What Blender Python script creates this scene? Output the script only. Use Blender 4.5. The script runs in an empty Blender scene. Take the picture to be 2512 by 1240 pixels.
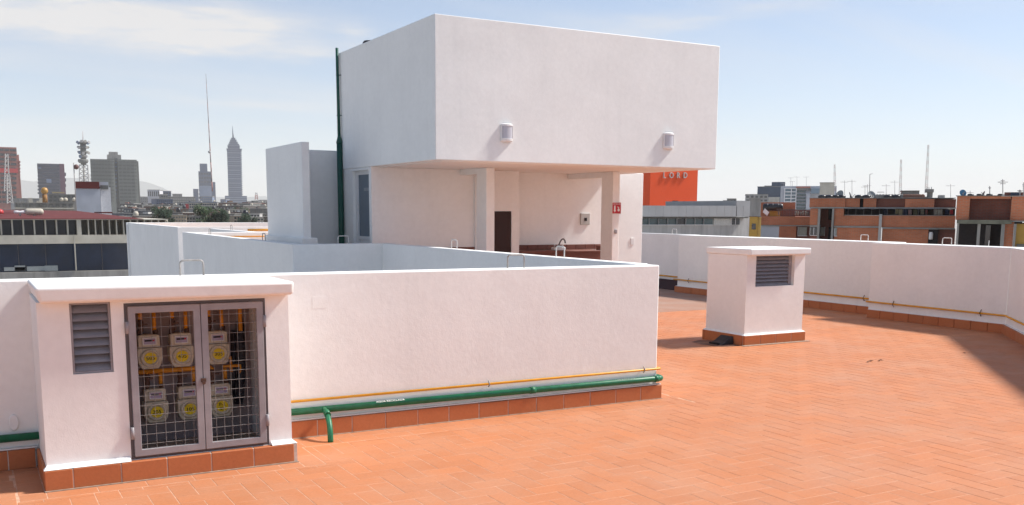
import bpy, bmesh, math, random
from mathutils import Vector, Matrix
random.seed(7)
R = math.radians
sc = bpy.context.scene
col = sc.collection

# ---------------------------------------------------------------- camera
# World axes follow the building: X along the near parapet, Y away from it, Z up, metres; roof floor at z = 0.
EYE = Vector((0, 0, 1.9))
F_PX, CX, CY, PITCH, ROLL, YAW = 2380.953, 1256.0, 873.727, .146680599, -.005508764, 1.05961496
def _axes():
    fw = Vector((0, math.cos(PITCH), -math.sin(PITCH))); ri = Vector((1, 0, 0)); dn = fw.cross(ri)
    c, s = math.cos(ROLL), math.sin(ROLL)
    r2 = ri * c + dn * s; d2 = ri * -s + dn * c
    u = Vector((math.sin(YAW), math.cos(YAW), 0)); v = Vector((-math.cos(YAW), math.sin(YAW), 0))
    B = Matrix((u, v, (0, 0, 1)))
    return B @ fw, B @ r2, B @ d2
FW, RI, DN = _axes()
cd = bpy.data.cameras.new('camera'); cam = bpy.data.objects.new('camera', cd); col.objects.link(cam)
M3 = Matrix((RI, -DN, -FW)).transposed()
cam.matrix_world = Matrix.Translation(EYE) @ M3.to_4x4()
cd.sensor_fit = 'HORIZONTAL'; cd.sensor_width = 36; cd.lens = F_PX / 2512 * 36
cd.shift_y = (CY - 620) / 2512; cd.clip_start = .1; cd.clip_end = 30000
sc.camera = cam

# ---------------------------------------------------------------- sky, sun, exposure
SUN_EL, SUN_AZ = R(48), math.atan2(.98, -.19)          # azimuth measured from +Y towards +X
SUN_DIR = Vector((math.cos(SUN_EL) * math.sin(SUN_AZ), math.cos(SUN_EL) * math.cos(SUN_AZ), math.sin(SUN_EL)))
world = bpy.data.worlds.new('World'); sc.world = world; world.use_nodes = True
wn, wl = world.node_tree.nodes, world.node_tree.links
wn.clear()
wo = wn.new('ShaderNodeOutputWorld'); bg = wn.new('ShaderNodeBackground')
sky = wn.new('ShaderNodeTexSky'); sky.sky_type = 'NISHITA'; sky.sun_disc = False
sky.sun_elevation = SUN_EL; sky.sun_rotation = SUN_AZ
sky.altitude = 2200; sky.air_density = 1.0; sky.dust_density = 2.6; sky.ozone_density = .6
bg.inputs[1].default_value = .092
tc = wn.new('ShaderNodeTexCoord')
def wmath(op, a, b=None, c=None):
    n = wn.new('ShaderNodeMath'); n.operation = op
    for i, x in enumerate((a, b, c)):
        if x is None: continue
        if isinstance(x, (int, float)): n.inputs[i].default_value = x
        else: wl.new(x, n.inputs[i])
    return n.outputs[0]
sep = wn.new('ShaderNodeSeparateXYZ'); wl.new(tc.outputs['Generated'], sep.inputs[0])
# thin high cirrus on a flat sheet far above: direction projected on a plane
den = wmath('ADD', wmath('MAXIMUM', sep.outputs[2], 0.0), .16)
px_, py_ = wmath('DIVIDE', sep.outputs[0], den), wmath('DIVIDE', sep.outputs[1], den)
cmb = wn.new('ShaderNodeCombineXYZ'); wl.new(px_, cmb.inputs[0]); wl.new(py_, cmb.inputs[1])
mp = wn.new('ShaderNodeMapping'); mp.inputs['Rotation'].default_value = (0, 0, R(-29)); mp.inputs['Scale'].default_value = (.36, 1.5, 1)
mp.inputs['Location'].default_value = (1.75, .4, 0)
wl.new(cmb.outputs[0], mp.inputs[0])
nz = wn.new('ShaderNodeTexNoise'); nz.inputs['Scale'].default_value = 1.15; nz.inputs['Detail'].default_value = 7; nz.inputs['Roughness'].default_value = .52
nz.inputs['Distortion'].default_value = .35
wl.new(mp.outputs[0], nz.inputs['Vector'])
ramp = wn.new('ShaderNodeMapRange'); ramp.inputs[1].default_value = .47; ramp.inputs[2].default_value = .70; ramp.interpolation_type = 'SMOOTHSTEP'
wl.new(nz.outputs[0], ramp.inputs[0])
def wdot(v):
    n = wn.new('ShaderNodeVectorMath'); n.operation = 'DOT_PRODUCT'; wl.new(tc.outputs['Generated'], n.inputs[0]); n.inputs[1].default_value = v; return n.outputs['Value']
# bearing and elevation of a view ray, degrees; bearing 0 = straight ahead from the roof
FHD = Vector((FW.x, FW.y, 0)).normalized(); RHD = Vector((FHD.y, -FHD.x, 0))
az = wmath('MULTIPLY', wmath('ARCTAN2', wdot(RHD), wdot(FHD)), 57.2958); el = wmath('MULTIPLY', wmath('ARCSINE', sep.outputs[2]), 57.2958)
def wnoise(sx, sy, ox, detail=6, rough=.55, dist=.0):
    c = wn.new('ShaderNodeCombineXYZ'); wl.new(wmath('MULTIPLY_ADD', az, sx, ox), c.inputs[0]); wl.new(wmath('MULTIPLY', el, sy), c.inputs[1])
    t = wn.new('ShaderNodeTexNoise'); t.inputs['Scale'].default_value = 1; t.inputs['Detail'].default_value = detail; t.inputs['Roughness'].default_value = rough; t.inputs['Distortion'].default_value = dist
    wl.new(c.outputs[0], t.inputs['Vector']); return t.outputs[0]
n1, n2 = wnoise(.10, .5, 3.0, 5), wnoise(.16, .9, 9.0, 7, .6, .4)
def bank(a0, e0, sa, se, tilt, amp):            # one drawn-out cirrus bank
    a_ = wmath('DIVIDE', wmath('SUBTRACT', az, a0), sa)
    e_ = wmath('ADD', wmath('SUBTRACT', el, e0), wmath('MULTIPLY', wmath('SUBTRACT', az, a0), -tilt))
    e_ = wmath('DIVIDE', wmath('ADD', e_, wmath('MULTIPLY', wmath('SUBTRACT', n1, .5), 3.2)), se)
    g = wmath('EXPONENT', wmath('MULTIPLY', wmath('ADD', wmath('POWER', a_, 2), wmath('POWER', e_, 2)), -1))
    return wmath('MULTIPLY', wmath('MULTIPLY', g, amp), wmath('MAXIMUM', wmath('MULTIPLY_ADD', n2, 3.0, -.62), 0.0))
cover = wmath('MULTIPLY', ramp.outputs[0], .22)
for q in ((-22.0, 9.9, 8.0, 1.25, .02, 1.3), (-31, 9.6, 5, .8, .05, .9), (-16, 9.3, 4, .7, .12, .7), (-11.3, 8.9, 2.6, .5, .05, .45), (-9.0, 9.9, 1.0, .5, 0, .5), (-15, 6.1, 7, .45, -.03, .35), (-29, 7.5, 3, .4, 0, .2), (9.5, 10.8, 6, .6, .12, .5), (35, 13, 12, 1.5, .05, .5), (-55, 11, 14, 1.8, .0, .7), (80, 20, 20, 3, 0, .6), (150, 16, 25, 3, 0, .6), (-120, 18, 25, 3, 0, .6)):
    cover = wmath('ADD', cover, bank(*q))
cfac = wmath('MINIMUM', cover, .9)
cl = wn.new('ShaderNodeMix'); cl.data_type = 'RGBA'; cl.inputs[7].default_value = (5.3, 5.15, 5.0, 1)
veil = wn.new('ShaderNodeMix'); veil.data_type = 'RGBA'; veil.inputs[7].default_value = (3.7, 3.55, 3.15, 1)      # hazy air, thicker low down
wl.new(wmath('MULTIPLY_ADD', wmath('EXPONENT', wmath('MULTIPLY', wmath('MAXIMUM', el, 0.0), -.14)), .48, .01), veil.inputs[0]); wl.new(sky.outputs[0], veil.inputs[6])
wl.new(cfac, cl.inputs[0]); wl.new(veil.outputs[2], cl.inputs[6])
wl.new(cl.outputs[2], bg.inputs[0]); wl.new(bg.outputs[0], wo.inputs[0])

sd = bpy.data.lights.new('sun', 'SUN'); sd.energy = 3.7; sd.angle = R(7.0); sd.color = (1, .95, .885)
so = bpy.data.objects.new('sun', sd); col.objects.link(so); so.location = (20, -5, 40)
so.rotation_euler = (-SUN_DIR).to_track_quat('-Z', 'Y').to_euler()
sc.view_settings.view_transform = 'Standard'; sc.view_settings.look = 'None'
sc.view_settings.exposure = .77; sc.view_settings.gamma = 1; sc.view_settings.use_curve_mapping = False
sc.render.engine = 'CYCLES'; sc.cycles.use_denoising = True; sc.cycles.max_bounces = 8; sc.cycles.diffuse_bounces = 5
sc.cycles.volume_bounces = 1; sc.cycles.transparent_max_bounces = 8
try: sc.cycles.denoiser = 'OPENIMAGEDENOISE'
except Exception: pass

# ---------------------------------------------------------------- materials
_m = {}
def nodes_of(name, base, rough=.8, spec=.3, metal=0):
    m = bpy.data.materials.new(name); m.use_nodes = True
    n, l = m.node_tree.nodes, m.node_tree.links
    p = n['Principled BSDF']; p.inputs['Base Color'].default_value = (*base, 1); p.inputs['Roughness'].default_value = rough
    p.inputs['Specular IOR Level'].default_value = spec; p.inputs['Metallic'].default_value = metal
    return m, n, l, p
def noise(n, l, scale, detail=4, rough=.55, vec=None):
    t = n.new('ShaderNodeTexNoise'); t.inputs['Scale'].default_value = scale; t.inputs['Detail'].default_value = detail; t.inputs['Roughness'].default_value = rough
    if vec is None:
        g = n.new('ShaderNodeNewGeometry'); vec = g.outputs['Position']
    l.new(vec, t.inputs['Vector']); return t.outputs[0]
def remap(n, l, x, a, b, c, d):
    t = n.new('ShaderNodeMapRange'); l.new(x, t.inputs[0])
    for i, q in enumerate((a, b, c, d)): t.inputs[i + 1].default_value = q
    return t.outputs[0]
def mixc(n, l, fac, A, B, mode='MIX'):
    t = n.new('ShaderNodeMix'); t.data_type = 'RGBA'; t.blend_type = mode
    for i, x in ((0, fac), (6, A), (7, B)):
        if isinstance(x, (int, float)): t.inputs[i].default_value = x
        elif isinstance(x, tuple): t.inputs[i].default_value = (*x, 1)
        else: l.new(x, t.inputs[i])
    return t.outputs[2]
def bump(n, l, p, h, strength, dist, prev=None):
    b = n.new('ShaderNodeBump'); b.inputs['Strength'].default_value = strength; b.inputs['Distance'].default_value = dist
    l.new(h, b.inputs['Height'])
    if prev is not None: l.new(prev, b.inputs['Normal'])
    l.new(b.outputs[0], p.inputs['Normal']); return b.outputs[0]
def plain(name, base, rough=.7, spec=.3, metal=0, var=.12, scale=9.0):
    if name in _m: return _m[name]
    m, n, l, p = nodes_of(name, base, rough, spec, metal)
    f = remap(n, l, noise(n, l, scale), .3, .7, 1 - var, 1 + var)
    l.new(mixc(n, l, 1.0, base, _grey(n, l, f), 'MULTIPLY'), p.inputs['Base Color'])
    _m[name] = m; return m
def _grey(n, l, f):
    c = n.new('ShaderNodeCombineColor')
    for i in range(3): l.new(f, c.inputs[i])
    return c.outputs[0]
def stucco(name, base, grain=.9):
    if name in _m: return _m[name]
    m, n, l, p = nodes_of(name, base, .92, .12)
    big = remap(n, l, noise(n, l, 1.1, 5, .6), .3, .7, .955, 1.03)
    mid = remap(n, l, noise(n, l, 16, 3), .3, .7, .975, 1.02)
    g = n.new('ShaderNodeNewGeometry'); mp = n.new('ShaderNodeMapping'); mp.inputs['Scale'].default_value = (7, 7, .35); l.new(g.outputs['Position'], mp.inputs[0])
    stk = remap(n, l, noise(n, l, 1.0, 5, .65, mp.outputs[0]), .52, .78, 1.0, .968)
    k0 = n.new('ShaderNodeMath'); k0.operation = 'MULTIPLY'; l.new(mid, k0.inputs[0]); l.new(stk, k0.inputs[1]); mid = k0.outputs[0]
    k = n.new('ShaderNodeMath'); k.operation = 'MULTIPLY'; l.new(big, k.inputs[0]); l.new(mid, k.inputs[1])
    l.new(mixc(n, l, 1.0, base, _grey(n, l, k.outputs[0]), 'MULTIPLY'), p.inputs['Base Color'])
    b1 = bump(n, l, p, noise(n, l, 95, 3, .6), .35 * grain, .004)
    b2 = bump(n, l, p, noise(n, l, 26, 3, .5), .24 * grain, .008, b1)
    bump(n, l, p, noise(n, l, 2.2, 2, .5), .25, .02, b2)
    _m[name] = m; return m
def terracotta(name, base, dusty, rough=.62, island=True, dust=1.0):
    if name in _m: return _m[name]
    m, n, l, p = nodes_of(name, base, rough, .35)
    oi = n.new('ShaderNodeObjectInfo'); g = n.new('ShaderNodeNewGeometry')
    a = n.new('ShaderNodeMath'); a.operation = 'ADD'; l.new(oi.outputs['Random'], a.inputs[0]); l.new(g.outputs['Random Per Island'], a.inputs[1])
    fr = n.new('ShaderNodeMath'); fr.operation = 'FRACT'; l.new(a.outputs[0], fr.inputs[0])
    f = remap(n, l, fr.outputs[0], 0, 1, .945, 1.045)
    c1 = mixc(n, l, 1.0, base, _grey(n, l, f), 'MULTIPLY')
    dirt = remap(n, l, noise(n, l, 1.3, 6, .62), .42, .72, 0, .75 * dust)
    c2 = mixc(n, l, dirt, c1, dusty)
    fine = remap(n, l, noise(n, l, 45, 5, .7), .25, .75, .90, 1.08)
    c3 = mixc(n, l, 1.0, c2, _grey(n, l, fine), 'MULTIPLY')
    l.new(c3, p.inputs['Base Color'])
    l.new(remap(n, l, noise(n, l, 3, 3), .3, .7, rough - .08, rough + .14), p.inputs['Roughness'])
    b1 = bump(n, l, p, noise(n, l, 130, 3, .6), .18, .003)
    bump(n, l, p, noise(n, l, 9, 2), .25, .006, b1)
    _m[name] = m; return m
def brickmat(name, c1, c2, mortar, scale=1.0):
    if name in _m: return _m[name]
    m, n, l, p = nodes_of(name, c1, .9, .1)
    uv = n.new('ShaderNodeUVMap'); uv.uv_map = 'wall'
    b = n.new('ShaderNodeTexBrick'); l.new(uv.outputs[0], b.inputs['Vector'])
    b.inputs['Color1'].default_value = (*c1, 1); b.inputs['Color2'].default_value = (*c2, 1); b.inputs['Mortar'].default_value = (*mortar, 1)
    b.inputs['Scale'].default_value = scale; b.inputs['Brick Width'].default_value = .26; b.inputs['Row Height'].default_value = .075; b.inputs['Mortar Size'].default_value = .012
    f = remap(n, l, noise(n, l, .7, 5, .65), .3, .7, .74, 1.16)
    c = mixc(n, l, 1.0, b.outputs[0], _grey(n, l, f), 'MULTIPLY')
    st = remap(n, l, noise(n, l, .35, 4, .7), .55, .75, 0, .5)
    l.new(mixc(n, l, st, c, (.15, .06, .04)), p.inputs['Base Color'])
    _m[name] = m; return m
def glass(name, base, rough=.12, spec=.6):
    if name in _m: return _m[name]
    m, n, l, p = nodes_of(name, base, rough, spec)
    f = remap(n, l, noise(n, l, .8, 3), .3, .7, .75, 1.25)
    l.new(mixc(n, l, 1.0, base, _grey(n, l, f), 'MULTIPLY'), p.inputs['Base Color'])
    _m[name] = m; return m
def concrete(name, base):
    if name in _m: return _m[name]
    m, n, l, p = nodes_of(name, base, .9, .15)
    g = n.new('ShaderNodeNewGeometry'); mp = n.new('ShaderNodeMapping'); mp.inputs['Scale'].default_value = (1, 1, .18)
    l.new(g.outputs['Position'], mp.inputs[0])
    f = remap(n, l, noise(n, l, 1.6, 6, .65, mp.outputs[0]), .3, .7, .74, 1.15)
    l.new(mixc(n, l, 1.0, base, _grey(n, l, f), 'MULTIPLY'), p.inputs['Base Color'])
    bump(n, l, p, noise(n, l, 12, 4), .2, .01)
    _m[name] = m; return m
WHITE = stucco('white_stucco', (.85, .85, .83), .5)
WHITE2 = stucco('white_stucco_smooth', (.85, .852, .835), .35)
TILE = terracotta('terracotta_floor', (.52, .197, .084), (.51, .25, .145))
SKIRT = terracotta('terracotta_skirting', (.47, .15, .055), (.50, .20, .09), .55, dust=.6)
GROUT = plain('grout', (.60, .36, .245), .95, .1, var=.25, scale=14)
MORTL = plain('joint_mortar', (.56, .47, .40), .95, .1, var=.2, scale=20)
MORTAR = plain('mortar', (.36, .29, .23), .95, .1, var=.25, scale=20)
WORN = terracotta('worn_floor', (.36, .20, .14), (.36, .26, .21), .8)
GREEN = plain('green_paint', (.012, .15, .07), .42, .4, var=.22, scale=14)
DKGREEN = plain('dark_green_paint', (.010, .075, .055), .4, .4)
YELLOW = plain('yellow_gas_paint', (.80, .36, .015), .4, .5, var=.08)
ORANGE = plain('orange_gas_paint', (.74, .31, .025), .45, .4, var=.15)
STEEL = plain('painted_grey_steel', (.30, .285, .30), .5, .4, var=.10)
DARKST = plain('dark_steel', (.11, .10, .105), .5, .4)
GALV = plain('galvanised_wire', (.31, .295, .285), .5, .4, .2)
BRASS = plain('brown_valve', (.10, .05, .035), .5, .4)
RUBBER = plain('black_hose', (.02, .02, .028), .5, .4)
METERB = plain('meter_casting', (.62, .56, .43), .55, .35, var=.12, scale=25)
LENS = plain('meter_window', (.42, .38, .55), .2, .5)
YDISC = plain('yellow_sticker', (.80, .60, .02), .5, .3)
INK = plain('black_ink', (.02, .018, .02), .6, .2)
WINK = plain('white_ink', (.82, .82, .80), .6, .2)
HOOK = plain('white_painted_rod', (.62, .60, .57), .45, .4, var=.2, scale=30)
HOOKG = plain('grey_painted_rod', (.33, .31, .29), .45, .4, var=.25, scale=30)
CHROME = plain('chrome', (.6, .6, .6), .2, .5, 1)
BITUM = plain('bitumen', (.045, .042, .045), .8, .3, var=.3)
DOORBR = plain('dark_brown_door', (.035, .014, .012), .5, .3)
COUNTER = terracotta('counter_tile', (.17, .062, .045), (.24, .11, .085), .5)
FROST = plain('frosted_pane', (.12, .16, .20), .35, .5, var=.06)
REDS = plain('red_sign', (.48, .03, .045), .5, .3)
LAMPW = plain('lamp_white', (.74, .74, .74), .4, .4, var=.03)
LAMPL = plain('lamp_lens', (.50, .50, .55), .25, .5, var=.03)
PANELG = plain('panel_grey', (.42, .42, .40), .5, .4, var=.05)
DARKIN = plain('interior_shade', (.03, .026, .028), .9, .1)  # near-black stands in for the shade inside openings and recesses

# ---------------------------------------------------------------- mesh helpers
ORG = {}
class MB:
    def __init__(s): s.v, s.f, s.sm = [], [], []
    def face(s, pts, smooth=False):
        i = len(s.v); s.v += [Vector(p) for p in pts]; s.f.append(tuple(range(i, i + len(pts)))); s.sm.append(smooth)
    def hexa(s, c, smooth=False):            # c: 8 corners, bottom ring 0-3 (ccw from above) and top ring 4-7
        i = len(s.v); s.v += [Vector(p) for p in c]
        for q in ((3, 2, 1, 0), (4, 5, 6, 7), (0, 1, 5, 4), (1, 2, 6, 5), (2, 3, 7, 6), (3, 0, 4, 7)):
            s.f.append(tuple(i + k for k in q)); s.sm.append(smooth)
        return s
    def box(s, x0, x1, y0, y1, z0, z1, T=None):
        c = [(x0, y0, z0), (x1, y0, z0), (x1, y1, z0), (x0, y1, z0), (x0, y0, z1), (x1, y0, z1), (x1, y1, z1), (x0, y1, z1)]
        return s.hexa([T(*p) for p in c] if T else c)
    def prism(s, poly, y0, y1, T=None):      # poly in (x,z), counter-clockwise seen from -y; extruded y0..y1
        n = len(poly); i = len(s.v)
        T = T or (lambda x, y, z: (x, y, z))
        s.v += [Vector(T(x, y0, z)) for x, z in poly] + [Vector(T(x, y1, z)) for x, z in poly]
        s.f.append(tuple(range(i, i + n))); s.f.append(tuple(reversed(range(i + n, i + 2 * n)))); s.sm += [False, False]
        for k in range(n):
            j = (k + 1) % n; s.f.append((i + j, i + k, i + n + k, i + n + j)); s.sm.append(False)
        return s
    def tube(s, pts, r, seg=10, caps=True):
        pts = [Vector(p) for p in pts]; n = len(pts); rr = r if isinstance(r, (list, tuple)) else [r] * n
        i0 = len(s.v); up = None
        for k in range(n):
            t = (pts[min(k + 1, n - 1)] - pts[max(k - 1, 0)]).normalized()
            if up is None: up = Vector((0, 0, 1)) if abs(t.z) < .9 else Vector((1, 0, 0))
            a = (up - t * up.dot(t)).normalized(); b = t.cross(a); up = a
            for q in range(seg):
                w = 2 * math.pi * q / seg; s.v.append(pts[k] + (a * math.cos(w) + b * math.sin(w)) * rr[k])
        for k in range(n - 1):
            for q in range(seg):
                j = (q + 1) % seg; A = i0 + k * seg; s.f.append((A + q, A + j, A + seg + j, A + seg + q)); s.sm.append(True)
        if caps:
            s.f.append(tuple(i0 + q for q in reversed(range(seg)))); s.f.append(tuple(i0 + (n - 1) * seg + q for q in range(seg))); s.sm += [False, False]
        return s
    def lathe(s, prof, c, axis=(0, 0, 1), seg=16, smooth=True):   # prof: [(radius, height along axis)]
        ax = Vector(axis).normalized(); a = ax.orthogonal().normalized(); b = ax.cross(a); c = Vector(c); i0 = len(s.v)
        for r, h in prof:
            for q in range(seg):
                w = 2 * math.pi * q / seg; s.v.append(c + ax * h + (a * math.cos(w) + b * math.sin(w)) * r)
        for k in range(len(prof) - 1):
            for q in range(seg):
                j = (q + 1) % seg; A = i0 + k * seg; s.f.append((A + q, A + j, A + seg + j, A + seg + q)); s.sm.append(smooth)
        s.f.append(tuple(i0 + q for q in reversed(range(seg)))); s.f.append(tuple(i0 + (len(prof) - 1) * seg + q for q in range(seg))); s.sm += [False, False]
        return s
    def wall(s, x0, x1, z0, z1, y0, y1, holes, T=None):   # slab from y0 (front) to y1 with rectangular openings (x0,x1,z0,z1)
        T = T or (lambda x, y, z: (x, y, z))
        xs = sorted({x0, x1, *[h[0] for h in holes], *[h[1] for h in holes]}); zs = sorted({z0, z1, *[h[2] for h in holes], *[h[3] for h in holes]})
        xs = [x for x in xs if x0 - 1e-9 <= x <= x1 + 1e-9]; zs = [z for z in zs if z0 - 1e-9 <= z <= z1 + 1e-9]
        def solid(i, j):
            if i < 0 or j < 0 or i >= len(xs) - 1 or j >= len(zs) - 1: return False
            mx, mz = (xs[i] + xs[i + 1]) / 2, (zs[j] + zs[j + 1]) / 2
            return not any(h[0] < mx < h[1] and h[2] < mz < h[3] for h in holes)
        for i in range(len(xs) - 1):
            for j in range(len(zs) - 1):
                if not solid(i, j): continue
                a, b, c, d = xs[i], xs[i + 1], zs[j], zs[j + 1]
                s.face([T(a, y0, c), T(b, y0, c), T(b, y0, d), T(a, y0, d)]); s.face([T(b, y1, c), T(a, y1, c), T(a, y1, d), T(b, y1, d)])
                if not solid(i - 1, j): s.face([T(a, y1, c), T(a, y0, c), T(a, y0, d), T(a, y1, d)])
                if not solid(i + 1, j): s.face([T(b, y0, c), T(b, y1, c), T(b, y1, d), T(b, y0, d)])
                if not solid(i, j - 1): s.face([T(a, y0, c), T(a, y1, c), T(b, y1, c), T(b, y0, c)])
                if not solid(i, j + 1): s.face([T(a, y0, d), T(b, y0, d), T(b, y1, d), T(a, y1, d)])
        return s
    def mesh(s, name, org):
        m = bpy.data.meshes.new(name); m.from_pydata([v - org for v in s.v], [], s.f); m.polygons.foreach_set('use_smooth', s.sm)
        return m
    def build(s, name, mat, parent=None, bevel=0, seg=2, uv=False):
        if parent is not None: org = ORG[parent]
        else:
            lo = [min(v[i] for v in s.v) for i in range(3)]; hi = [max(v[i] for v in s.v) for i in range(3)]
            org = Vector(((lo[0] + hi[0]) / 2, (lo[1] + hi[1]) / 2, lo[2]))
        m = s.mesh(name, org)
        if bevel:
            b = bmesh.new(); b.from_mesh(m); bmesh.ops.remove_doubles(b, verts=b.verts, dist=1e-5)
            b.normal_update(); flat = [f.normal.copy() for f in b.faces]
            ed = [e for e in b.edges if len(e.link_faces) == 2 and e.calc_face_angle(0) > .5]
            bmesh.ops.bevel(b, geom=ed, offset=bevel, segments=seg, affect='EDGES', profile=.5, clamp_overlap=True)
            b.to_mesh(m); b.free()
            m.polygons.foreach_set('use_smooth', [not any(p.normal.dot(q) > .9995 for q in flat) for p in m.polygons])
        if uv: wall_uv(m, org)
        m.materials.append(mat)
        o = bpy.data.objects.new(name, m); col.objects.link(o)
        if parent is not None: o.parent = parent
        else: o.location = org
        ORG[o] = org
        return o
def wall_uv(m, org):
    u = m.uv_layers.new(name='wall')
    for p in m.polygons:
        n = p.normal; t = Vector((-n.y, n.x, 0))
        t = t.normalized() if t.length > .1 else Vector((1, 0, 0))
        for li in p.loop_indices:
            c = m.vertices[m.loops[li].vertex_index].co + org
            u.data[li].uv = (c.dot(t), c.z if abs(n.z) < .7 else c.dot(Vector((0, 1, 0))))
def tag(o, label, cat, group=None):
    o['label'] = label; o['category'] = cat
    if group: o['group'] = group
    return o
def thing(name, loc, label, cat, group=None):
    o = bpy.data.objects.new(name, None); o.empty_display_size = .2; col.objects.link(o); o.location = loc; ORG[o] = Vector(loc)
    return tag(o, label, cat, group)
def struct(o): o['kind'] = 'structure'; return o
def stuff(o): o['kind'] = 'stuff'; return o
def bbox(x0, x1, y0, y1, z0, z1, T=None): return MB().box(x0, x1, y0, y1, z0, z1, T)
def arc(p0, p1, p2, n=6):                       # smooth bend from p0 towards p1 and on to p2
    p0, p1, p2 = Vector(p0), Vector(p1), Vector(p2)
    return [p0 * (1 - t) ** 2 + p1 * 2 * t * (1 - t) + p2 * t * t for t in [i / n for i in range(n + 1)]]
def text_mesh(txt, size, mat, name, parent, M, depth=.0, align='CENTER', spacing=1.0):
    c = bpy.data.curves.new('t', 'FONT'); c.body = txt; c.size = size; c.extrude = depth; c.align_x = align; c.align_y = 'CENTER'; c.space_character = spacing; c.resolution_u = 2
    t = bpy.data.objects.new('t', c); col.objects.link(t); bpy.context.view_layer.update()
    m = bpy.data.meshes.new_from_object(t.evaluated_get(bpy.context.evaluated_depsgraph_get()))
    bpy.data.objects.remove(t); bpy.data.curves.remove(c)
    m.transform(M); m.transform(Matrix.Translation(-ORG[parent])); m.materials.clear(); m.materials.append(mat)
    o = bpy.data.objects.new(name, m); col.objects.link(o); o.parent = parent; ORG[o] = ORG[parent]
    return o
FACE_NEAR = Matrix.Rotation(R(90), 4, 'X')      # text standing upright, read from -Y
# shared tile meshes
_tiles = {}
def tile_obj(name, cx, cy, cz, sx, sy, sz, mat, parent, ch=.004):
    key = (round(sx, 3), round(sy, 3), round(sz, 3), mat.name, ch)
    if key not in _tiles:
        b = MB(); h = (sx / 2, sy / 2, sz / 2)
        b.box(-h[0], h[0], -h[1], h[1], -h[2], h[2]); m = b.mesh('tile', Vector())
        bm = bmesh.new(); bm.from_mesh(m); bmesh.ops.remove_doubles(bm, verts=bm.verts, dist=1e-6)
        bmesh.ops.bevel(bm, geom=list(bm.edges), offset=ch, segments=1, affect='EDGES', clamp_overlap=True); bm.to_mesh(m); bm.free()
        m.materials.append(mat); _tiles[key] = m
    o = bpy.data.objects.new(name, _tiles[key]); col.objects.link(o); o.parent = parent; o.location = Vector((cx, cy, cz)) - ORG[parent]
    return o
def backing(parent, x0, x1, y0, y1, h): bbox(x0, x1, y0, y1, .001, h - .004).build('joint_mortar', MORTL, parent)
def skirt_x(parent, x0, x1, yf, t=.05, h=.145, z0=.0, w=.31, off=0.0, g=.007, mat=None):     # row of skirting tiles facing -Y, front at yf
    x = x0 - off
    while x < x1 - .02:
        a, b = max(x, x0), min(x + w, x1); x += w
        if b - a < .03: continue
        tile_obj('skirting_tile', (a + b) / 2, yf + t / 2 + random.uniform(-.002, .002), z0 + h / 2, b - a - g, t, h + random.uniform(-.003, .003), mat or SKIRT, parent)
def skirt_y(parent, y0, y1, xf, t=.05, h=.145, z0=.0, w=.31, sgn=1, off=0.0, g=.007):        # tiles facing -X (sgn=1), front at xf
    y = y0 - off
    while y < y1 - .02:
        a, b = max(y, y0), min(y + w, y1); y += w
        if b - a < .03: continue
        tile_obj('skirting_tile', xf + sgn * t / 2 + random.uniform(-.002, .002), (a + b) / 2, z0 + h / 2, t, b - a - g, h + random.uniform(-.003, .003), SKIRT, parent)

# ================================================================ ROOF FLOOR
fb = MB()
fb.box(-5, 15.9, -6, 8.0, -.30, -.0004); fb.box(6.1, 15.9, 8.0, 15.2, -.30, -.0004); fb.box(4.6, 15.9, 15.2, 24.8, -.30, -.0004)
fb.box(7.6, 15.9, 24.8, 32.4, -.30, -.0004); fb.box(6.1, 15.9, 32.4, 44.2, -.30, -.0004)
floor = struct(fb.build('roof_floor', GROUT))
struct(bbox(11.05, 15.62, 14.97, 44, -.2, .002).build('worn_roof_floor', WORN))
struct(bbox(4.68, 11.05, 17.45, 24.7, -.2, .001).build('rear_roof_floor', WORN))
W = .155
tiles = []
def allow(a, b, c, d):                                            # pieces of a tile left after cutting it at borders
    cx, cy = (a + b) / 2, (c + d) / 2
    if cx - cy > 4.78 or cx > 15.2: return []                     # beyond the cut-off corner wall
    ps = [(a, b, c, d)]
    for (fa, fb_, fc, fd) in ((-9, 6.366, 7.549, 20), (.195, 2.286, 6.949, 20), (-9, 20, 14.965, 30)):
        nx = []
        for (a, b, c, d) in ps:
            if a >= fb_ or b <= fa or c >= fd or d <= fc: nx.append((a, b, c, d)); continue
            nx += [(a, b, c, min(d, fc)), (a, fa, max(c, fc), d), (fb_, b, max(c, fc), d)]
        ps = [q for q in nx if q[1] - q[0] > .02 and q[3] - q[2] > .02]
    return ps
for i in range(-30, 105):
    for j in range(-8, 100):
        k = (i - j) % 4
        x, y = i * W + .03, j * W + 1.0
        if k == 0: q = (x, x + 2 * W, y, y + W)
        elif k == 3: q = (x, x + W, y, y + 2 * W)
        else: continue
        if q[0] < -3.5: continue
        tiles += allow(*q)
def course(x0, x1, y0, y1, L=.318, off=0):
    x = x0 - off
    while x < x1 - .03:
        a, b = max(x, x0), min(x + L, x1); x += L
        if b - a > .03: tiles.append((a, b, y0, y1))
course(-3.4, .19, 7.712, 7.868, off=.1); course(-3.4, .19, 7.555, 7.712, off=.25)
course(2.28, 6.36, 7.712, 7.868, off=.12); course(2.28, 6.36, 7.555, 7.712, off=.28)
course(.2, 2.12, 6.955, 7.118, off=.15)
tiles += [(2.122, 2.284, v, min(v + .318, 7.868)) for v in (6.955, 7.273, 7.591)] + [(.196, .358, v, min(v + .318, 7.868)) for v in (7.118, 7.436, 7.754)]
tiles += [(6.20, 6.36, 7.87 + k * .318, 7.87 + (k + 1) * .318) for k in range(22)]
FH = Vector((FW.x, FW.y, 0)).normalized(); RH = Vector((RI.x, RI.y, 0)).normalized()
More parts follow.
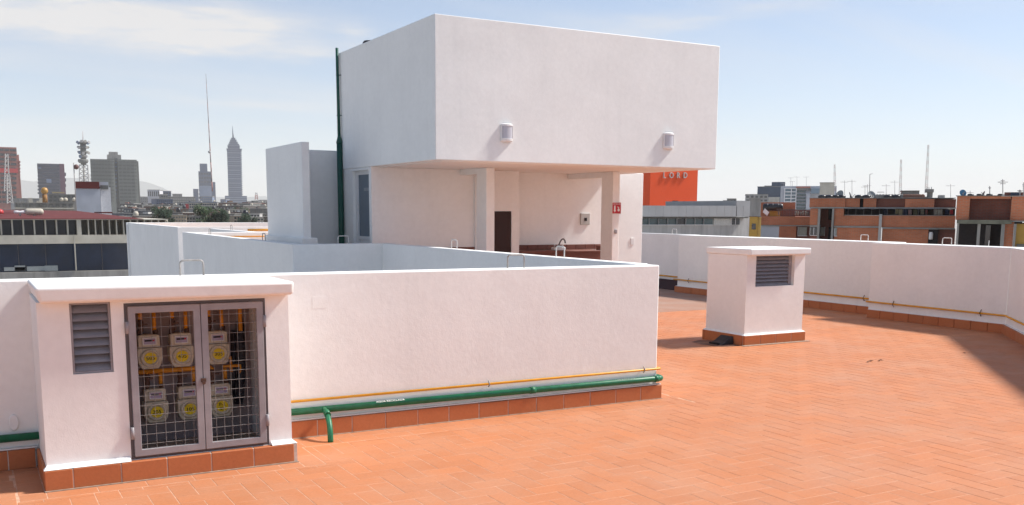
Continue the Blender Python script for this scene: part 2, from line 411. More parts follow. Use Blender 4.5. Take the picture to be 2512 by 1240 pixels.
def in_view(q):
    p = Vector(((q[0] + q[1]) / 2, (q[2] + q[3]) / 2, 0)) - EYE; w = p.dot(FW)
    if w < 1: return 0
    x, y = CX + F_PX * p.dot(RI) / w, CY + F_PX * p.dot(DN) / w
    return (q[1] - q[0]) * (q[3] - q[2]) / w ** 3 if (-30 < x < 2540 and 600 < y < 1262) else 0
def hidden(q):                                                   # behind the near parapet or the cabinet
    return q[2] > 7.95 and (q[0] + q[1]) / 2 < 6.3 or (.35 < q[0] and q[1] < 2.15 and q[2] > 7.1)
tiles.sort(key=lambda q: 0 if hidden(q) else -in_view(q))
rest = MB()
for n_, q in enumerate(tiles):
    a, b, c, d = q; g = random.uniform(.0016, .0030); dz = random.uniform(-.0006, .0006)
    if n_ < 300:
        o = tile_obj('floor_tile', (a + b) / 2, (c + d) / 2, -.006 + dz, b - a - 2 * .0026, d - c - 2 * .0026, .014, TILE, floor, ch=.0014)
    else:
        x0, x1, y0, y1, t, z = a + g, b - g, c + g, d - g, .0014, .001 + dz
        top = [(x0 + t, y0 + t, z), (x1 - t, y0 + t, z), (x1 - t, y1 - t, z), (x0 + t, y1 - t, z)]
        bot = [(x0, y0, -.004), (x1, y0, -.004), (x1, y1, -.004), (x0, y1, -.004)]
        i = len(rest.v); rest.v += [Vector(p) for p in top + bot]
        for f in ((0, 1, 2, 3), (4, 5, 1, 0), (5, 6, 2, 1), (6, 7, 3, 2), (7, 4, 0, 3)): rest.f.append(tuple(i + k for k in f)); rest.sm.append(False)
stuff(rest.build('floor_tile_field', TILE, floor))

# ================================================================ PARAPETS
PT = 1.385
def wall_thing(name, mb, label, bevel=.012, mat=None, loc=None):
    lo = [min(v[i] for v in mb.v) for i in range(3)]; hi = [max(v[i] for v in mb.v) for i in range(3)]
    t = thing(name, ((lo[0] + hi[0]) / 2, (lo[1] + hi[1]) / 2, max(lo[2], 0)), label, 'wall')
    mb.build('wall_body', mat or WHITE, t, bevel)
    return t
# near parapet; its top falls a little from left to right
m = MB().hexa([(-5, 7.93, -9), (6.17, 7.93, -9), (6.17, 8.11, -9), (-5, 8.11, -9), (-5, 7.93, 1.408), (6.17, 7.93, 1.377), (6.17, 8.11, 1.377), (-5, 8.11, 1.408)])
near = wall_thing('parapet_wall', m, 'long white stucco parapet with green and yellow pipes along its terracotta skirting')
skirt_x(near, 2.12, 6.20, 7.872, t=.056, off=.22); skirt_x(near, -5, .355, 7.872, t=.056, off=.1)
bbox(2.12, 6.195, 7.888, 7.929, .148, .158).build('plaster_lip', WHITE2, near); bbox(-5, .37, 7.888, 7.929, .148, .158).build('plaster_lip', WHITE2, near)
bbox(2.13, 6.20, 7.860, 7.88, -.004, .006).build('mortar_bead', MORTAR, near)
backing(near, 2.12, 6.19, 7.8765, 7.928, .145); backing(near, -5, .355, 7.8765, 7.928, .145)
bbox(2.517, 2.638, 7.9285, 7.931, 1.09, 1.193).build('cover_plate', WHITE, near)
cp = MB(); cp.lathe([(.055, 0), (.055, .012), (.045, .018)], (0, 0, 0), (0, -1, 0), 20); cp.v = [Vector((v.x * .62 + .225, v.y + 7.93, v.z * 1.15 + .345)) for v in cp.v]
cp.build('oval_cover', WHITE2, near)
m = bbox(6.0, 6.168, 8.112, 15.1, -9, PT); rightw = wall_thing('parapet_wall', m, 'white light-well parapet running back from the near corner towards the pavilion')
skirt_y(rightw, 7.94, 15.0, 6.219, sgn=-1)
m = bbox(4.50, 6.166, 15.102, 15.27, -9, PT); backw = wall_thing('parapet_wall', m, 'short pale parapet closing the far end of the light well')
m = MB().hexa([(4.50, 15.272, -9), (4.67, 15.272, -9), (4.83, 24.7, -9), (4.66, 24.7, -9), (4.50, 15.272, PT), (4.67, 15.272, PT), (4.83, 24.7, PT), (4.66, 24.7, PT)]); wb = wall_thing('parapet_wall', m, 'long shaded parapet on the left edge running away beside the light well')
m = bbox(4.665, 8.0, 24.702, 24.87, -9, PT - .005); wall_thing('parapet_wall', m, 'thin white cross parapet behind the shaded left edge wall')
m = bbox(6.42, 6.58, 24.872, 30.0, -9, PT - .01); wall_thing('parapet_wall', m, 'low far parapet slanting behind the second roof hook')
m = bbox(5.93, 14.5, 32.4, 32.57, -9, PT); wall_thing('parapet_wall', m, 'bright far parapet facing the camera behind the left light wells')
m = MB().hexa([(5.932, 32.572, -9), (6.1, 32.572, -9), (6.25, 44.0, -9), (6.08, 44.0, -9), (5.932, 32.572, PT), (6.1, 32.572, PT), (6.25, 44.0, PT), (6.08, 44.0, PT)]); wall_thing('parapet_wall', m, 'tall shaded parapet side standing against the dark blue glass of the next building')
m = bbox(6.0, 15.9, 44.0, 44.18, -9, PT + .01); fw_ = wall_thing('parapet_wall', m, 'farthest white parapet along the back edge below the city')
# right-hand parapets, stepped in towards the viewer
m = bbox(15.60, 15.78, 18.70, 44.0, -9, PT); r1 = wall_thing('parapet_wall', m, 'far right parapet stretch in grey shade behind the pavilion corner')
MB().hexa([(15.36, 18.76, -.002), (15.6, 18.76, -.002), (15.6, 26, -.002), (15.36, 26, -.002), (15.55, 18.76, .24), (15.6, 18.76, .24), (15.6, 26, .24), (15.55, 26, .24)]).build('bitumen_upstand', plain('maroon_bitumen', (.045, .018, .02), .7, .3), r1, .02)
m = bbox(15.10, 15.60, 12.52, 18.70, -9, PT); r2 = wall_thing('parapet_wall', m, 'middle right parapet stretch behind the white vent tower')
skirt_y(r2, 12.52, 18.72, 15.045); bbox(15.07, 15.1, 12.52, 18.72, .148, .158).build('plaster_lip', WHITE2, r2)
skirt_x(r2, 15.06, 15.55, 18.76, t=-.05)
m = bbox(14.65, 15.10, 9.75, 12.52, -9, PT); r3 = wall_thing('parapet_wall', m, 'near right parapet stretch ending at the cut-off corner')
skirt_y(r3, 9.72, 12.5, 14.595); bbox(14.62, 14.65, 9.75, 12.5, .148, .158).build('plaster_lip', WHITE2, r3)
k = math.sqrt(.5)
def TD(x, y, z): return (14.65 - x * k + y * k, 9.75 - x * k - y * k, z)       # along the cut corner, y outwards
m = MB().box(0, 13.5, 0, .35, -9, PT, TD); r4 = wall_thing('parapet_wall', m, 'diagonal white parapet cutting the corner at the right edge')
MB().box(0, 13.5, -.03, -.001, .148, .158, TD).build('plaster_lip', WHITE2, r4)
x = .02
while x < 13.2:
    MB().box(x + .003, x + .307, -.055, -.001, 0, .145, TD).build('skirting_tile', SKIRT, r4); x += .31

# ---------------------------------------------------------------- roof hooks
def hook(p, ax, label, mat=HOOK, w=.18, h=.125, r=.0075):
    p = Vector(p); a = Vector(ax).normalized(); z = Vector((0, 0, 1)); q = w / 2; rr = .035
    pts = [p - a * q - z * .05, p - a * q + z * (h - rr)] + arc(p - a * q + z * (h - rr), p - a * q + z * h, p - a * (q - rr) + z * h, 5)[1:]
    pts += [p + a * (q - rr) + z * h] + arc(p + a * (q - rr) + z * h, p + a * q + z * h, p + a * q + z * (h - rr), 5)[1:] + [p + a * q - z * .05]
    o = MB().tube(pts, r, 8).build('roof_hook', mat)
    tag(o, label, 'hook', 'bent rod hooks on the parapets')
X, Y = (1, 0, 0), (0, 1, 0)
hook((1.565, 8.02, 1.385), X, 'grey bent rod hook behind the meter cabinet roof', HOOKG)
hook((4.535, 8.02, 1.38), X, 'bent rod hook on the near parapet beneath the pavilion', HOOKG)
hook((6.085, 12.55, PT), Y, 'white bent rod hook left of the pavilion column, on the well wall')
hook((6.085, 9.705, PT), Y, 'white bent rod hook in front of the sink faucet')
hook((5.365, 15.185, PT), X, 'pale bent rod hook beside the glass door')
hook((4.615, 17.215, PT), Y, 'small grey hook on the left edge wall near the grey slab wall', HOOKG)
hook((4.69, 21.9, PT), Y, 'small grey hook farther along the left edge wall', HOOKG)
hook((6.50, 27.6, PT), Y, 'dark hook on the low slanting far parapet', HOOKG)
hook((15.69, 19.6, PT), Y, 'white rod hook under the grey panelled building')
hook((15.25, 13.22, PT), Y, 'white rod hook before the brick facade, middle right parapet')
hook((14.80, 11.05, PT), Y, 'white rod hook before the brick wall, nearest right parapet')
tag(MB().tube([(14.86, 10.3, PT - .02), (14.86, 10.3, PT + .10)], .006, 6).build('rod_stub', HOOK), 'single upright rod stub on the right parapet', 'rod')

# ---------------------------------------------------------------- pipes on the walls
def clip(parent, x, y, z, r):
    MB().tube([(x, y, z - r * 2.4), (x, y - r * 1.6, z - r), (x, y - r * 1.9, z), (x, y - r * 1.6, z + r), (x, y, z + r * 2.6)], .006, 6).build('pipe_clip', GALV, parent)
g = thing('gas_pipe', (4.2, 7.905, .31), 'thin yellow gas pipe clipped along the near parapet', 'pipe')
MB().tube([(2.1, 7.908, .314), (6.185, 7.908, .310)] + arc((6.185, 7.908, .31), (6.2, 7.908, .31), (6.2, 7.93, .31), 4)[1:] + [(6.2, 15, .31)], .0115, 10).build('pipe_run', YELLOW, g)
for x in (4.19, 5.99): clip(g, x, 7.918, .312, .0115)
g = thing('water_pipe', (4, 7.86, .22), 'thick green recycled-water pipe above the skirting tiles', 'pipe')
p0, p1 = (-5, 7.882, .262), (6.15, 7.882, .212)
MB().tube([p0, (.39, 7.882, .2378)], .0295, 16).build('pipe_run', GREEN, g)
MB().tube([(2.085, 7.882, .2302), p1] + arc(p1, (6.21, 7.882, .212), (6.212, 7.95, .212), 6)[1:] + [(6.212, 15, .20)], .0295, 16).build('pipe_run', GREEN, g)
def gz(x): return p0[2] + (p1[2] - p0[2]) * (x + 5) / 11.15
for x in (4.62, 6.10): MB().tube([(x, 7.882, gz(x)), (x + .055, 7.882, gz(x + .055))], .034, 16).build('coupling', GREEN, g)
d = MB().tube(arc((2.575, 7.86, .232), (2.572, 7.72, .20), (2.555, 7.655, .11), 6) + arc((2.555, 7.655, .11), (2.547, 7.622, .06), (2.547, 7.622, -.005), 5)[1:], .0235, 14).build('drop_pipe', GREEN, g)
MB().tube([(2.573, 7.80, .224), (2.570, 7.745, .205)], .0275, 14).build('socket', GREEN, d)
for x, sz, ik in ((3.185, .032, WINK), (5.74, .026, plain('faded_ink', (.35, .45, .38), .6, .2))):
    text_mesh('AGUA RECICLADA', sz, ik, 'lettering', g, Matrix.Translation((x, 7.882 - .0302 * math.cos(R(58)), gz(x) + .0302 * math.sin(R(58)))) @ Matrix.Rotation(R(.26), 4, 'Y') @ Matrix.Rotation(R(32), 4, 'X'), .0006)
def side_gas(x, y0, y1, z0, z1, label, extra=()):
    g = thing('gas_pipe', (x, y0, z0), label, 'pipe')
    MB().tube([*extra, (x, y0, z0), (x, y1, z1)], .016, 8).build('pipe_run', YELLOW, g)
    y = y0 + .45
    while y < y1:
        MB().tube([(x + .02, y, z0 - .05), (x - .018, y, z0), (x + .02, y, z0 + .06)], .007, 5).build('pipe_clip', BRASS, g); y += 1.75
side_gas(15.07, 12.55, 18.8, .30, .31, 'yellow gas pipe along the middle right parapet')
e = [TD(4, -.03, .29)]
side_gas(14.62, 9.74, 12.55, .29, .295, 'yellow gas pipe bending round the near right parapet', e)
side_gas(15.57, 18.75, 30, .32, .33, 'yellow gas pipe in shade on the far right parapet')
tag(MB().tube([(8.15, 32.36, 1.285), (9.9, 32.36, 1.285)], .032, 8).build('gas_pipe', YELLOW), 'orange-yellow pipe against a far white parapet left of the slab wall', 'pipe')
tag(MB().tube([(5.52, 24.67, 1.27), (7.3, 24.67, 1.27)], .016, 8).build('gas_pipe', ORANGE), 'thin brownish pipe crossing low behind the left edge wall', 'pipe')

# ================================================================ GAS METER CABINET
cab = thing('meter_cabinet', (1.23, 7.5, 0), 'white stucco gas meter cabinet with louvre and mesh doors', 'cabinet')
cw = MB().wall(.385, 2.09, .0, 1.287, 7.172, 7.272, [(.585, .845, .787, 1.275), (.93, 1.915, .147, 1.262)])
cw.box(.385, .50, 7.272, 7.93, 0, 1.287); cw.box(1.975, 2.09, 7.272, 7.93, 0, 1.287)
cw.build('wall_body', WHITE, cab)
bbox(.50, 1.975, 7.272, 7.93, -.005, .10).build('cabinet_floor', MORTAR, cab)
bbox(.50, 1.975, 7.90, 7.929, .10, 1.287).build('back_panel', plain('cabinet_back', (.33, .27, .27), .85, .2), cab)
rs = MB().hexa([(.40, 7.055, 1.289), (2.10, 7.055, 1.289), (2.10, 7.93, 1.289), (.40, 7.93, 1.289), (.372, 7.04, 1.398), (2.105, 7.04, 1.388), (2.105, 7.93, 1.388), (.372, 7.93, 1.398)])
rs.build('roof_slab', WHITE, cab, .022, 3)
skirt_x(cab, .362, 2.118, 7.118, t=.052, off=.13)
backing(cab, .366, 2.114, 7.1225, 7.170, .145)
skirt_y(cab, 7.18, 7.87, .362, t=.022); skirt_y(cab, 7.18, 7.87, 2.118, t=.026, sgn=-1)
MB().hexa([(.362, 7.122, .148), (.922, 7.122, .148), (.922, 7.172, .148), (.362, 7.172, .148), (.385, 7.165, .172), (.922, 7.165, .172), (.922, 7.172, .172), (.385, 7.172, .172)]).build('plaster_lip', WHITE2, cab)
MB().hexa([(1.925, 7.122, .148), (2.118, 7.122, .148), (2.118, 7.172, .148), (1.925, 7.172, .148), (1.925, 7.165, .172), (2.09, 7.165, .172), (2.09, 7.172, .172), (1.925, 7.172, .172)]).build('plaster_lip', WHITE2, cab)
bbox(.36, 2.12, 7.104, 7.118, -.004, .008).build('mortar_bead', MORTAR, cab)
lv = MB()
lv.wall(.587, .843, .789, 1.273, 7.186, 7.262, [(.600, .830, .802, 1.262)])
lv = lv.build('louvre', STEEL, cab)
def slats(par, x0, x1, z0, z1, n, yf, yb, mat=STEEL, drop=.55):
    h = (z1 - z0) / n
    for i in range(n):
        zt = z1 - i * h
        MB().hexa([(x0, yf, zt - h * .98), (x1, yf, zt - h * .98), (x1, yf + .004, zt - h * .98), (x0, yf + .004, zt - h * .98),
                   (x0, yb - .004, zt - h * .98 + h * drop * 1.6), (x1, yb - .004, zt - h * .98 + h * drop * 1.6), (x1, yb, zt - h * .98 + h * drop * 1.6), (x0, yb, zt - h * .98 + h * drop * 1.6)]).build('slat', mat, par)
slats(lv, .600, .830, .802, 1.262, 8, 7.192, 7.250)
bbox(.56, .87, 7.32, 7.33, .75, 1.287).build('louvre_shade_sheet', DARKIN, cab)  # dark sheet painting the shade behind the cabinet slats
fr = MB().wall(.932, 1.913, .149, 1.260, 7.175, 7.225, [(.950, 1.895, .167, 1.242)]).build('door_frame', DARKST, cab)
def mesh_door(x0, x1, hinge):
    z0, z1 = .170, 1.239; b = .048
    d = MB().wall(x0, x1, z0, z1, 7.150, 7.180, [(x0 + b, x1 - b, z0 + b, z1 - b)]).build('mesh_door', STEEL, cab, .003, 1)
    w = MB()
    n = 6
    for i in range(n):
        x = x0 + b + (x1 - x0 - 2 * b) * (i + .6) / n; zz = [z0 + b + (z1 - z0 - 2 * b) * t / 36 for t in range(37)]
        w.tube([(x, 7.165 + (.003 if t % 2 else -.003), z) for t, z in enumerate(zz)], .0013, 4, False)
    n = 14
    for i in range(n):
        z = z0 + b + (z1 - z0 - 2 * b) * (i + .5) / n; xx = [x0 + b + (x1 - x0 - 2 * b) * t / 14 for t in range(15)]
        w.tube([(x, 7.165 + (-.003 if t % 2 else .003), z) for t, x in enumerate(xx)], .0015, 4, False)
    stuff(w.build('wire_mesh', GALV, d))
    hx = x0 - .010 if hinge < 0 else x1 + .010
    for z in (.30, 1.05): MB().tube([(hx, 7.152, z), (hx, 7.152, z + .085)], .013, 8).build('hinge', STEEL, d)
    return d
mesh_door(.953, 1.4405, -1); dr = mesh_door(1.4445, 1.892, 1)
bbox(1.425, 1.462, 7.138, 7.149, .672, .700).build('latch', BRASS, dr, .003); MB().lathe([(.012, 0), (.012, .012)], (1.443, 7.137, .668), (0, -1, 0), 10).build('padlock', BRASS, dr)

def meter(x, z, num, label):      # x centre, z bottom
    t = thing('gas_meter', (x, 7.78, z), label, 'gas meter', 'gas meters inside the cabinet')
    o = [(-.052, 0), (.052, 0), (.072, .035), (.080, .07), (.080, .145), (.072, .152), (-.072, .152), (-.080, .145), (-.080, .07), (-.072, .035)]
    MB().prism([(x + a, z + b) for a, b in o], 7.715, 7.83).build('meter_body', METERB, t, .008, 2)
    MB().prism([(x - .070, z + .155), (x + .070, z + .155), (x + .070, z + .235), (x + .055, z + .245), (x - .055, z + .245), (x - .070, z + .235)], 7.735, 7.83).build('meter_head', METERB, t, .006, 2)
    MB().lathe([(.064, 0), (.064, .012), (.058, .018), (.050, .018), (.047, .010), (.0, .010)], (x, 7.716, z + .080), (0, -1, 0), 28).build('round_cover', METERB, t)
    for a, b in ((-.062, .03), (.062, .03), (-.068, .14), (.068, .14)): MB().lathe([(.007, 0), (.007, .008)], (x + a * .95, 7.716, z + b), (0, -1, 0), 6).build('bolt', METERB, t)
    w = MB().wall(x - .043, x + .047, z + .172, z + .226, 7.722, 7.736, [(x - .036, x + .040, z + .179, z + .219)]).build('display_frame', LAMPW, t)
    bbox(x - .036, x + .040, 7.728, 7.736, z + .179, z + .219).build('display', LENS, w)
    bbox(x - .030, x + .022, 7.726, 7.728, z + .198, z + .210).build('counter_digits', INK, w); bbox(x + .022, x + .034, 7.726, 7.728, z + .198, z + .210).build('red_digits', REDS, w)
    MB().lathe([(.041, 0), (.041, .003)], (x, 7.706, z + .080), (0, -1, 0), 28).build('sticker', YDISC, t)
    for k, line in enumerate(num.split('\n')):
        text_mesh(line, .040 if '\n' not in num else .034, INK, 'number', t, Matrix.Translation((x, 7.7015, z + .079 + (0 if '\n' not in num else .016 - .034 * k))) @ FACE_NEAR, .0006)
    for s_ in (-.05, .05):
        MB().tube([(x + s_, 7.785, z + .24), (x + s_, 7.785, z + .275)], .018, 8).build('union_nut', BRASS, t)
    t.scale = (1.12, 1, 1.06)
def risers(x, z0, zt, kind):
    y = 7.785
    a = thing('gas_riser', (x, y, z0), kind, 'pipe', 'orange risers feeding the gas meters')
    MB().tube([(x - .05, y, z0 + .10), (x - .05, y, zt)], .016, 8).build('inlet_pipe', ORANGE, a)
    v = MB().lathe([(.014, 0), (.021, .012), (.021, .035), (.016, .045), (.022, .055), (.022, .085), (.014, .10)], (x - .05, y, z0), (0, 0, 1), 10).build('valve', BRASS, a)
    bbox(x - .05, x - .002, y - .03, y - .022, z0 + .058, z0 + .070).build('valve_lever', BRASS, v)
    MB().tube([(x + .05, y, z0 + .01), (x + .05, y, zt - .015)], .015, 8).build('outlet_pipe', ORANGE, a)
TOPZ, BOTZ = .705, .285
for (x, n, l) in ((1.172, '505', 'cream gas meter with yellow 505 sticker, upper left in cabinet'), (1.405, '405', 'cream gas meter with yellow 405 sticker, upper middle in cabinet'), (1.680, '305', 'cream gas meter with yellow 305 sticker, upper right in cabinet')): meter(x, TOPZ, n, l)
for (x, n, l) in ((1.200, '205', 'cream gas meter with yellow 205 sticker, lower left in cabinet'), (1.447, '105', 'cream gas meter with yellow 105 sticker, lower middle in cabinet'), (1.692, 'P-1\n05', 'cream gas meter with yellow P-1 sticker, lower right in cabinet')): meter(x, BOTZ, n, l)
for i, x in enumerate((1.172, 1.405, 1.680)): risers(x, TOPZ + .275, 1.155, 'orange pipe pair with valve above the upper %s meter' % ('left', 'middle', 'right')[i])
for i, x in enumerate((1.200, 1.447, 1.692)): risers(x, BOTZ + .275, .672, 'orange pipe pair with valve above the lower %s meter' % ('left', 'middle', 'right')[i])
tag(MB().tube([(1.06, 7.80, .672), (1.62, 7.80, .672)] + arc((1.62, 7.80, .672), (1.64, 7.80, .672), (1.64, 7.80, .65), 3)[1:] + [(1.64, 7.8, .56)], .019, 10).build('gas_manifold', ORANGE), 'orange manifold pipe between the two meter rows', 'pipe')
tag(MB().tube([(1.09, 7.80, 1.165), (1.84, 7.80, 1.165)] + arc((1.84, 7.80, 1.165), (1.88, 7.80, 1.165), (1.88, 7.80, 1.12), 4)[1:] + [(1.88, 7.80, .95)], .016, 10).build('gas_manifold', ORANGE), 'orange manifold pipe near the cabinet ceiling', 'pipe')
tag(MB().tube([(1.60, 7.83, .735), (1.80, 7.83, .735), (1.80, 7.83, .62)], .015, 8).build('gas_elbow', ORANGE), 'orange elbow pipe right of the upper meters', 'pipe')
tag(MB().tube([(1.74, 7.81, .56), (1.74, 7.81, .67), (1.87, 7.81, .67), (1.87, 7.81, .60)], .014, 8).build('gas_elbow', ORANGE), 'orange U-shaped pipe over the P-1 meter', 'pipe')
tag(MB().tube([(1.885, 7.84, 1.02), (1.89, 7.84, .8), (1.88, 7.83, .62), (1.86, 7.80, .45), (1.84, 7.80, .36)], .034, 10).build('hose_bundle', RUBBER), 'black hose bundle hanging at the right of the cabinet', 'hose')
tag(MB().tube([(1.83, 7.84, .95), (1.82, 7.84, .60), (1.80, 7.84, .40)], .022, 10).build('hose_bundle', RUBBER), 'thinner black hose beside the P-1 meter', 'hose')

# ================================================================ VENT TOWER
vt = thing('vent_tower', (10.38, 11.0, 0), 'white stucco roof vent tower with grey louvre and terracotta base', 'vent')
vw = MB().wall(9.81, 10.96, 0, 1.307, 10.582, 10.70, [(9.985, 10.75, .848, 1.295)])
vw.box(9.81, 9.93, 10.70, 11.43, 0, 1.307); vw.box(10.84, 10.96, 10.70, 11.43, 0, 1.307); vw.box(9.93, 10.84, 11.31, 11.43, 0, 1.307)
vw.build('tower_wall', WHITE, vt)
bbox(9.79, 10.985, 10.49, 11.46, 1.309, 1.402).build('cap_slab', WHITE, vt, .016, 3)
bbox(9.95, 10.82, 10.85, 10.86, .8, 1.30).build('louvre_shade_sheet', DARKIN, vt)  # dark sheet in place of the tower's unlit inside
lv = MB().wall(9.987, 10.748, .850, 1.293, 10.640, 10.69, [(10.0, 10.69, .862, 1.285)]).build('louvre', STEEL, vt)
slats(lv, 10.0, 10.69, .862, 1.285, 8, 10.632, 10.685)
skirt_x(vt, 9.775, 10.995, 10.535, t=.047, off=.0); skirt_y(vt, 10.585, 11.46, 9.765, t=.045, off=.1); skirt_y(vt, 10.585, 11.46, 11.005, t=.045, sgn=-1)
backing(vt, 9.779, 10.99, 10.5395, 10.581, .145)
MB().hexa([(9.775, 10.54, .147), (10.995, 10.54, .147), (10.995, 10.582, .147), (9.775, 10.582, .147), (9.81, 10.577, .168), (10.96, 10.577, .168), (10.96, 10.582, .168), (9.81, 10.582, .168)]).build('plaster_lip', WHITE2, vt)
MB().hexa([(9.77, 10.58, .147), (9.81, 10.58, .147), (9.81, 11.45, .147), (9.77, 11.45, .147), (9.805, 10.58, .168), (9.81, 10.58, .168), (9.81, 11.45, .168), (9.805, 11.45, .168)]).build('plaster_lip', WHITE2, vt)
bbox(9.72, 11.03, 10.47, 10.534, -.004, .010).build('mortar_bead', MORTAR, vt)
dr = thing('roof_drain', (9.6, 10.9, 0), 'dark bitumen roof drain outlet at the foot of the vent tower', 'drain')
pts = [(9.42, 10.62), (9.60, 10.56), (9.765, 10.58), (9.765, 11.25), (9.58, 11.33), (9.36, 11.22), (9.33, 10.9)]
b = MB(); b.face([(x, y, .0035) for x, y in pts]); b.build('bitumen_patch', plain('stained_tile', (.24, .13, .09), .9, .2, var=.4, scale=6), dr)
dz = MB().hexa([(9.50, 10.72, .0), (9.764, 10.74, .0), (9.764, 11.04, .0), (9.50, 11.02, .0), (9.64, 10.755, .05), (9.764, 10.755, .12), (9.764, 11.03, .12), (9.64, 11.02, .05)])
dz.build('outlet_hood', BITUM, dr, .012)
bbox(9.488, 9.52, 10.77, 10.97, .002, .03).build('outlet_mouth', DARKIN, dr)

# ================================================================ PAVILION WITH TANK ROOM
pv = thing('roof_pavilion', (8.7, 15, 0), 'white stucco rooftop pavilion with big blind tank room on top', 'building')
tk = MB().hexa([(6.03, 13.05, 2.652), (11.30, 13.05, 2.652), (11.30, 17.3, 2.652), (6.03, 17.3, 2.652), (6.03, 13.05, 4.69), (11.30, 13.05, 4.69), (11.30, 17.3, 4.69), (6.03, 17.3, 4.69)])
tk.build('tank_room', WHITE, pv, .012, 2)
bbox(6.20, 11.15, 13.2, 17.1, 2.644, 2.655).build('soffit', WHITE2, pv)
lw = MB().wall(15.66, 17.28, 0, 2.65, 0, .15, [(15.775, 16.56, .26, 2.60)], lambda a, b, z: (6.045 + b, a, z)); lw.f = [tuple(reversed(f)) for f in lw.f]
lw.build('side_wall', WHITE, pv)
gd = MB().wall(15.775, 16.56, .26, 2.60, 0, .05, [(15.80, 16.43, 1.475, 2.535), (15.83, 16.42, .45, 1.42)], lambda a, b, z: (6.09 + b, a, z)); gd.f = [tuple(reversed(f)) for f in gd.f]
gd = gd.build('glass_door', LAMPW, pv)
bbox(6.11, 6.118, 15.80, 16.43, 1.475, 2.535).build('pane', FROST, gd); bbox(6.106, 6.12, 15.83, 16.42, .45, 1.42).build('lower_panel', LAMPW, gd)
bbox(6.104, 6.109, 15.86, 16.17, 2.255, 2.31).build('door_sticker', plain('door_sticker', (.30, .33, .37), .6, .3), gd)
bbox(6.02, 6.045, 15.76, 16.62, 2.605, 2.635).build('door_lintel', WHITE2, gd)
iw = MB().wall(6.196, 8.92, 0, 2.642, 15.66, 16.18, [(8.06, 8.76, 0, 1.925)]); iw.build('inner_wall', WHITE2, pv)
dd = bbox(8.063, 8.757, 15.672, 15.72, .02, 1.922).build('dark_door', DOORBR, pv, .006); MB().lathe([(.012, 0), (.012, .03), (.024, .04), (.018, .06)], (8.14, 15.672, .98), (0, -1, 0), 10).build('door_knob', CHROME, dd)
bbox(8.93, 12.13, 16.2, 16.36, 0, 2.70).build('back_wall', WHITE2, pv, .01)
for (a, b) in ((7.71, 7.87), (10.30, 10.452)):
    bbox(a, b, 14.66, 15.03, 0, 2.642).build('column', WHITE2, pv, .01)
    bbox(a + .003, b - .003, 15.03, 15.655 if a < 9 else 16.195, 2.545, 2.642).build('beam', WHITE2, pv)
bbox(7.99, 8.055, 15.61, 15.659, 0, 2.642).build('pilaster', WHITE2, pv)
struct(bbox(6.22, 10.9, 14.5, 15.65, -.1, .25).build('pavilion_platform', WORN))
c = thing('tiled_counter', (9.9, 15.9, .25), 'dark red tiled sink counter against the pavilion back wall', 'counter')
bbox(8.95, 10.75, 15.62, 16.17, .25, 1.15).build('counter_base', COUNTER, c); bbox(8.95, 10.74, 15.60, 16.17, 1.152, 1.19).build('counter_top', COUNTER, c, .008)
x = 8.96
while x < 10.98: tile_obj('backsplash_tile', x + .11, 16.185, 1.24, .214, .024, .095, COUNTER, c); x += .22
bbox(10.70, 10.75, 15.62, 15.75, 1.19, 1.27).build('end_riser', COUNTER, c)
c = thing('tiled_counter', (7.4, 15.5, .25), 'dark red tiled ledge along the left inner wall', 'counter')
bbox(7.0, 7.96, 15.36, 15.65, .25, 1.15).build('counter_base', COUNTER, c)
x = 6.72
while x < 7.9: tile_obj('backsplash_tile', x + .11, 15.645, 1.235, .214, .024, .10, COUNTER, c); x += .22
f = thing('faucet', (9.95, 15.95, 1.19), 'gooseneck faucet with white base over the sink counter', 'faucet')
bbox(9.82, 10.08, 15.87, 16.0, 1.19, 1.245).build('faucet_base', LAMPW, f, .01)
MB().tube([(9.93, 15.93, 1.24), (9.97, 15.9, 1.36)] + arc((9.97, 15.9, 1.36), (10.02, 15.88, 1.45), (10.05, 15.86, 1.36), 6)[1:] + [(10.055, 15.86, 1.32)], .014, 8).build('spout', DARKST, f)
for s_ in (9.86, 10.04): MB().lathe([(.018, 0), (.014, .03), (.022, .035), (.02, .05)], (s_, 15.93, 1.245), (0, 0, 1), 8).build('tap_handle', CHROME, f)
e = thing('electric_panel', (10.71, 16.18, 1.67), 'grey electrical box with dark breaker window on back wall', 'panel')
bbox(10.606, 10.818, 16.165, 16.2, 1.668, 1.892).build('panel_cover', PANELG, e, .006); bbox(10.685, 10.745, 16.158, 16.166, 1.745, 1.805).build('breaker', INK, e)
s = thing('extinguisher_sign', (10.37, 14.65, 1.89), 'small red EXTINTOR sign on the right pavilion column', 'sign')
bbox(10.274, 10.473, 14.640, 14.648, 1.885, 2.095).build('sign_border', WINK, s); bbox(10.282, 10.465, 14.636, 14.641, 1.893, 2.087).build('sign_board', REDS, s)
text_mesh('EXTINTOR', .034, WINK, 'lettering', s, Matrix.Translation((10.373, 14.6345, 2.062)) @ FACE_NEAR, .0006)
MB().prism([(10.315, 2.035), (10.315, 1.95), (10.303, 1.95), (10.330, 1.915), (10.357, 1.95), (10.345, 1.95), (10.345, 2.035)], 14.633, 14.6355).build('arrow', WINK, s)
ex = MB(); ex.lathe([(.024, 0), (.024, .002)], (10.415, 14.6355, 1.955), (0, -1, 0), 14); ex.box(10.405, 10.425, 14.6335, 14.6355, 1.98, 2.01); ex.box(10.385, 10.412, 14.6335, 14.6355, 2.005, 2.015)
ex.build('extinguisher_symbol', WINK, s)
tag(bbox(10.345, 10.40, 14.635, 14.66, 1.53, 1.60).build('wall_bracket', STEEL, None, .008), 'small grey bracket on the column below the red sign', 'bracket')
tag(bbox(11.84, 11.92, 16.185, 16.2, 1.26, 1.40).build('switch_plate', LAMPW, None, .004), 'white switch plate on the sunlit end of the back wall', 'switch')
